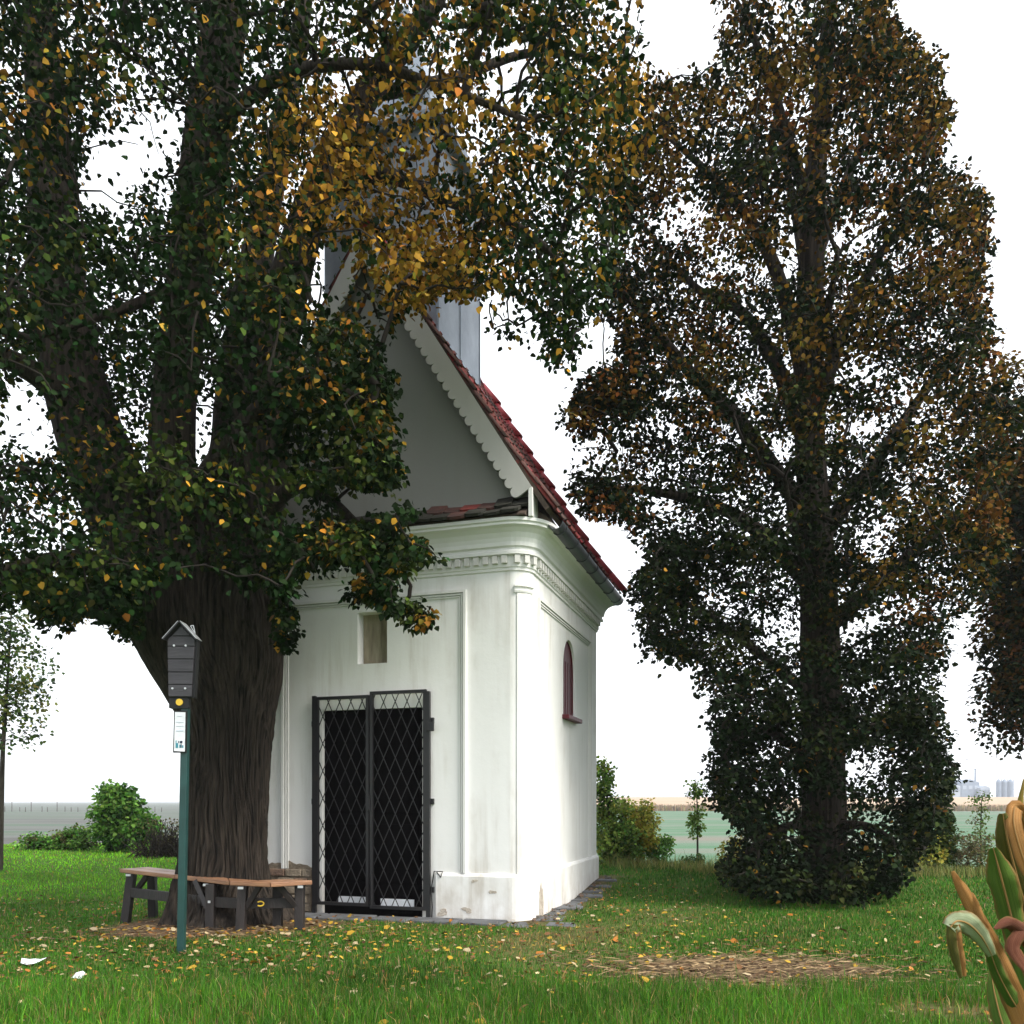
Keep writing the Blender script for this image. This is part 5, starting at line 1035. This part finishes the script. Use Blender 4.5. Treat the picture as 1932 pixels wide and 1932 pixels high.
corn_leaf([(1945, 1640, 2.8), (1926, 1570, 2.85), (1925, 1520, 2.86), (1932, 1470, 2.86)], [20, 20, 12, 2], 'yellow', fold=.4)
corn_leaf([(1950, 1620, 2.8), (1930, 1545, 2.7), (1916, 1522, 2.66), (1914, 1560, 2.62), (1935, 1630, 2.6), (1955, 1670, 2.6)], [16, 24, 26, 26, 24, 16], 'dry', fold=.2)
corn_leaf([(1960, 1800, 2.78), (1935, 1765, 2.62), (1905, 1742, 2.55), (1876, 1752, 2.52)], [34, 30, 20, 3], 'red', rib=False, fold=.7); corn_leaf([(1960, 1740, 2.76), (1930, 1755, 2.6), (1915, 1790, 2.56), (1940, 1830, 2.56), (1965, 1870, 2.56)], [16, 22, 26, 24, 10], 'red', rib=False, fold=.35, twist=1.0)
corn_leaf([(1950, 2010, 2.85), (1900, 1950, 2.9), (1878, 1880, 2.95), (1870, 1830, 3.0)], [26, 34, 30, 8], 'green', fold=.4); corn_leaf([(1950, 1960, 2.8), (1925, 1900, 2.8), (1912, 1855, 2.82)], [34, 30, 10], 'pale', rib=False, fold=.5)
corn_leaf([(1945, 1900, 2.82), (1905, 1780, 2.9), (1895, 1720, 2.95), (1905, 1650, 3.0), (1925, 1600, 3.0)], [8, 10, 9, 8, 3], 'yellow', rib=False); corn_leaf([(1955, 1850, 2.9), (1930, 1760, 3.0), (1920, 1700, 3.05), (1925, 1640, 3.08)], [34, 44, 40, 20], 'green')
corn_leaf([(1970, 2040, 2.7), (1930, 1990, 2.6), (1890, 1960, 2.5), (1855, 1985, 2.45)], [26, 30, 24, 8], 'green')

# ------------------------------------------------------------------ far things
# fence posts along the left horizon
r_ = np.random.default_rng(9)
for k in range(22):
    x = 6+k*14.2+r_.uniform(-4, 4); d = 205+r_.uniform(-4, 4); X = (x-CX)/FPX*d; h = r_.choice([1.1, 1.3, 2.4], p=[.5, .38, .12])
    o = tag(empty('fence_post', (X, d, float(height(X, d))-.1)), ('tall' if h > 2 else 'short')+' dark fence post far off on the grey field', 'post', ('tall' if h > 2 else 'short')+' fence posts on the horizon')
    MB().tube([(0, 0, 0), (.02, 0, h*.6), (.0, 0, h+.1)], [.10, .09, .07], 6).build('shaft', M['post'], o)
# row of dry maize before the stubble hill
N = 16000; X = rg.uniform(-60, 150, N); Y = 219+rg.normal(0, 1.2, N); Z0 = height(X, Y); hh = rg.uniform(.9, 1.9, N); w_ = rg.uniform(.04, .12, N)
V = np.stack([np.stack([X-w_, Y, Z0-.1], 1), np.stack([X+w_, Y+.03, Z0-.1], 1), np.stack([X+rg.normal(0, .12, N), Y, Z0+hh], 1), np.stack([X+rg.normal(0, .12, N)-.1, Y-.05, Z0+hh*.6], 1)], 1).reshape(-1, 3); i = np.arange(N)[:, None]*4
tag(link('maize_row', np_mesh('maize_row', V, np.concatenate([i, i+1, i+2, i+3], 1), np.repeat(leaf_cols(N, rg, (.22, .16, .09), .3), 4, 0)), None, M['fallen']), 'brown row of dry maize at the foot of the stubble hill', 'maize', kind='stuff')
def factory(x0, x1, ytop, d, lab, kind, m_):
    X0, X1 = (x0-CX)/FPX*d, (x1-CX)/FPX*d; c_ = (X0+X1)/2; g = float(height(c_, d)); top = CAMZ-(ytop-HY)/FPX*d; wd = X1-X0; o = tag(empty('industrial_building', (c_, d, g)), lab, 'building', 'industrial plant on the hill')
    h = top-g
    if kind == 'hall':
        MB().prism([(-wd/2, -1), (wd/2, -1), (wd/2, h*.82), (0, h), (-wd/2, h*.82)], (0, 0, 0), (1, 0, 0), (0, 0, 1), (0, 22, 0)).build('wall', M[m_], o)
        n = max(3, int(wd/5))
        for k in range(n):
            x = -wd/2+wd*(k+.5)/n; MB().bb((x-wd/n*.3, -.3, h*.45), (x+wd/n*.3, -.05, h*.65)).build('window', M['concrete'] if m_ != 'concrete' else M['concrete2'], o)
    elif kind == 'silo':
        MB().tube([(0, 0, -1), (0, 0, h*.86), (0, 0, h)], [wd/2, wd/2, wd*.12], 14).build('silo_body', M[m_], o); MB().tube([(wd/2+.4, -.2, -1), (wd/2+.4, -.2, h)], .3, 5).build('ladder', M['concrete'], o)
    else:
        MB().tube([(0, 0, -1), (0, 0, h)], [wd/2, wd*.35], 8).build('stack_shaft', M[m_], o); MB().tube([(0, 0, h), (0, 0, h+.8)], wd*.45, 8).build('rim', M[m_], o)
fd = 640
factory(1775, 1812, 1478, fd, 'pale bluish low factory hall on the hill, widest of the plant', 'hall', 'concrete2'); factory(1814, 1848, 1470, fd+10, 'bluish taller factory hall next to the widest hall on the hill', 'hall', 'concrete'); factory(1850, 1868, 1482, fd+5, 'small low factory hall beside the stack on the hill', 'hall', 'concrete2'); factory(1838, 1842, 1452, fd+15, 'thin chimney stack above the taller factory hall', 'stack', 'concrete')
for x, lab in ((1884, 'grey silo nearest the factory halls on the hill'), (1895, 'grey silo in the middle of the three on the hill'), (1906, 'grey silo farthest from the factory halls')): factory(x-4.5, x+4.5, 1470, fd, lab, 'silo', 'concrete')
# air
X0, X1, Y0, Y1 = -1500, 1500, -55, 3500
hz = MB().bb((X0, Y0, -4), (X1, Y1, 22)).build('haze', None); hm = bpy.data.materials.new('haze'); hm.use_nodes = True; hm.node_tree.nodes.clear()
ho = hm.node_tree.nodes.new('ShaderNodeOutputMaterial'); pv = hm.node_tree.nodes.new('ShaderNodeVolumePrincipled'); pv.inputs['Density'].default_value = .00045; pv.inputs['Density Attribute'].default_value = ''; hm.cycles.homogeneous_volume = True; pv.inputs['Color'].default_value = (.9, .94, 1, 1); hm.node_tree.links.new(pv.outputs[0], ho.inputs['Volume']); hz.data.materials.append(hm); tag(hz, 'pale haze over the fields', 'haze', kind='stuff')
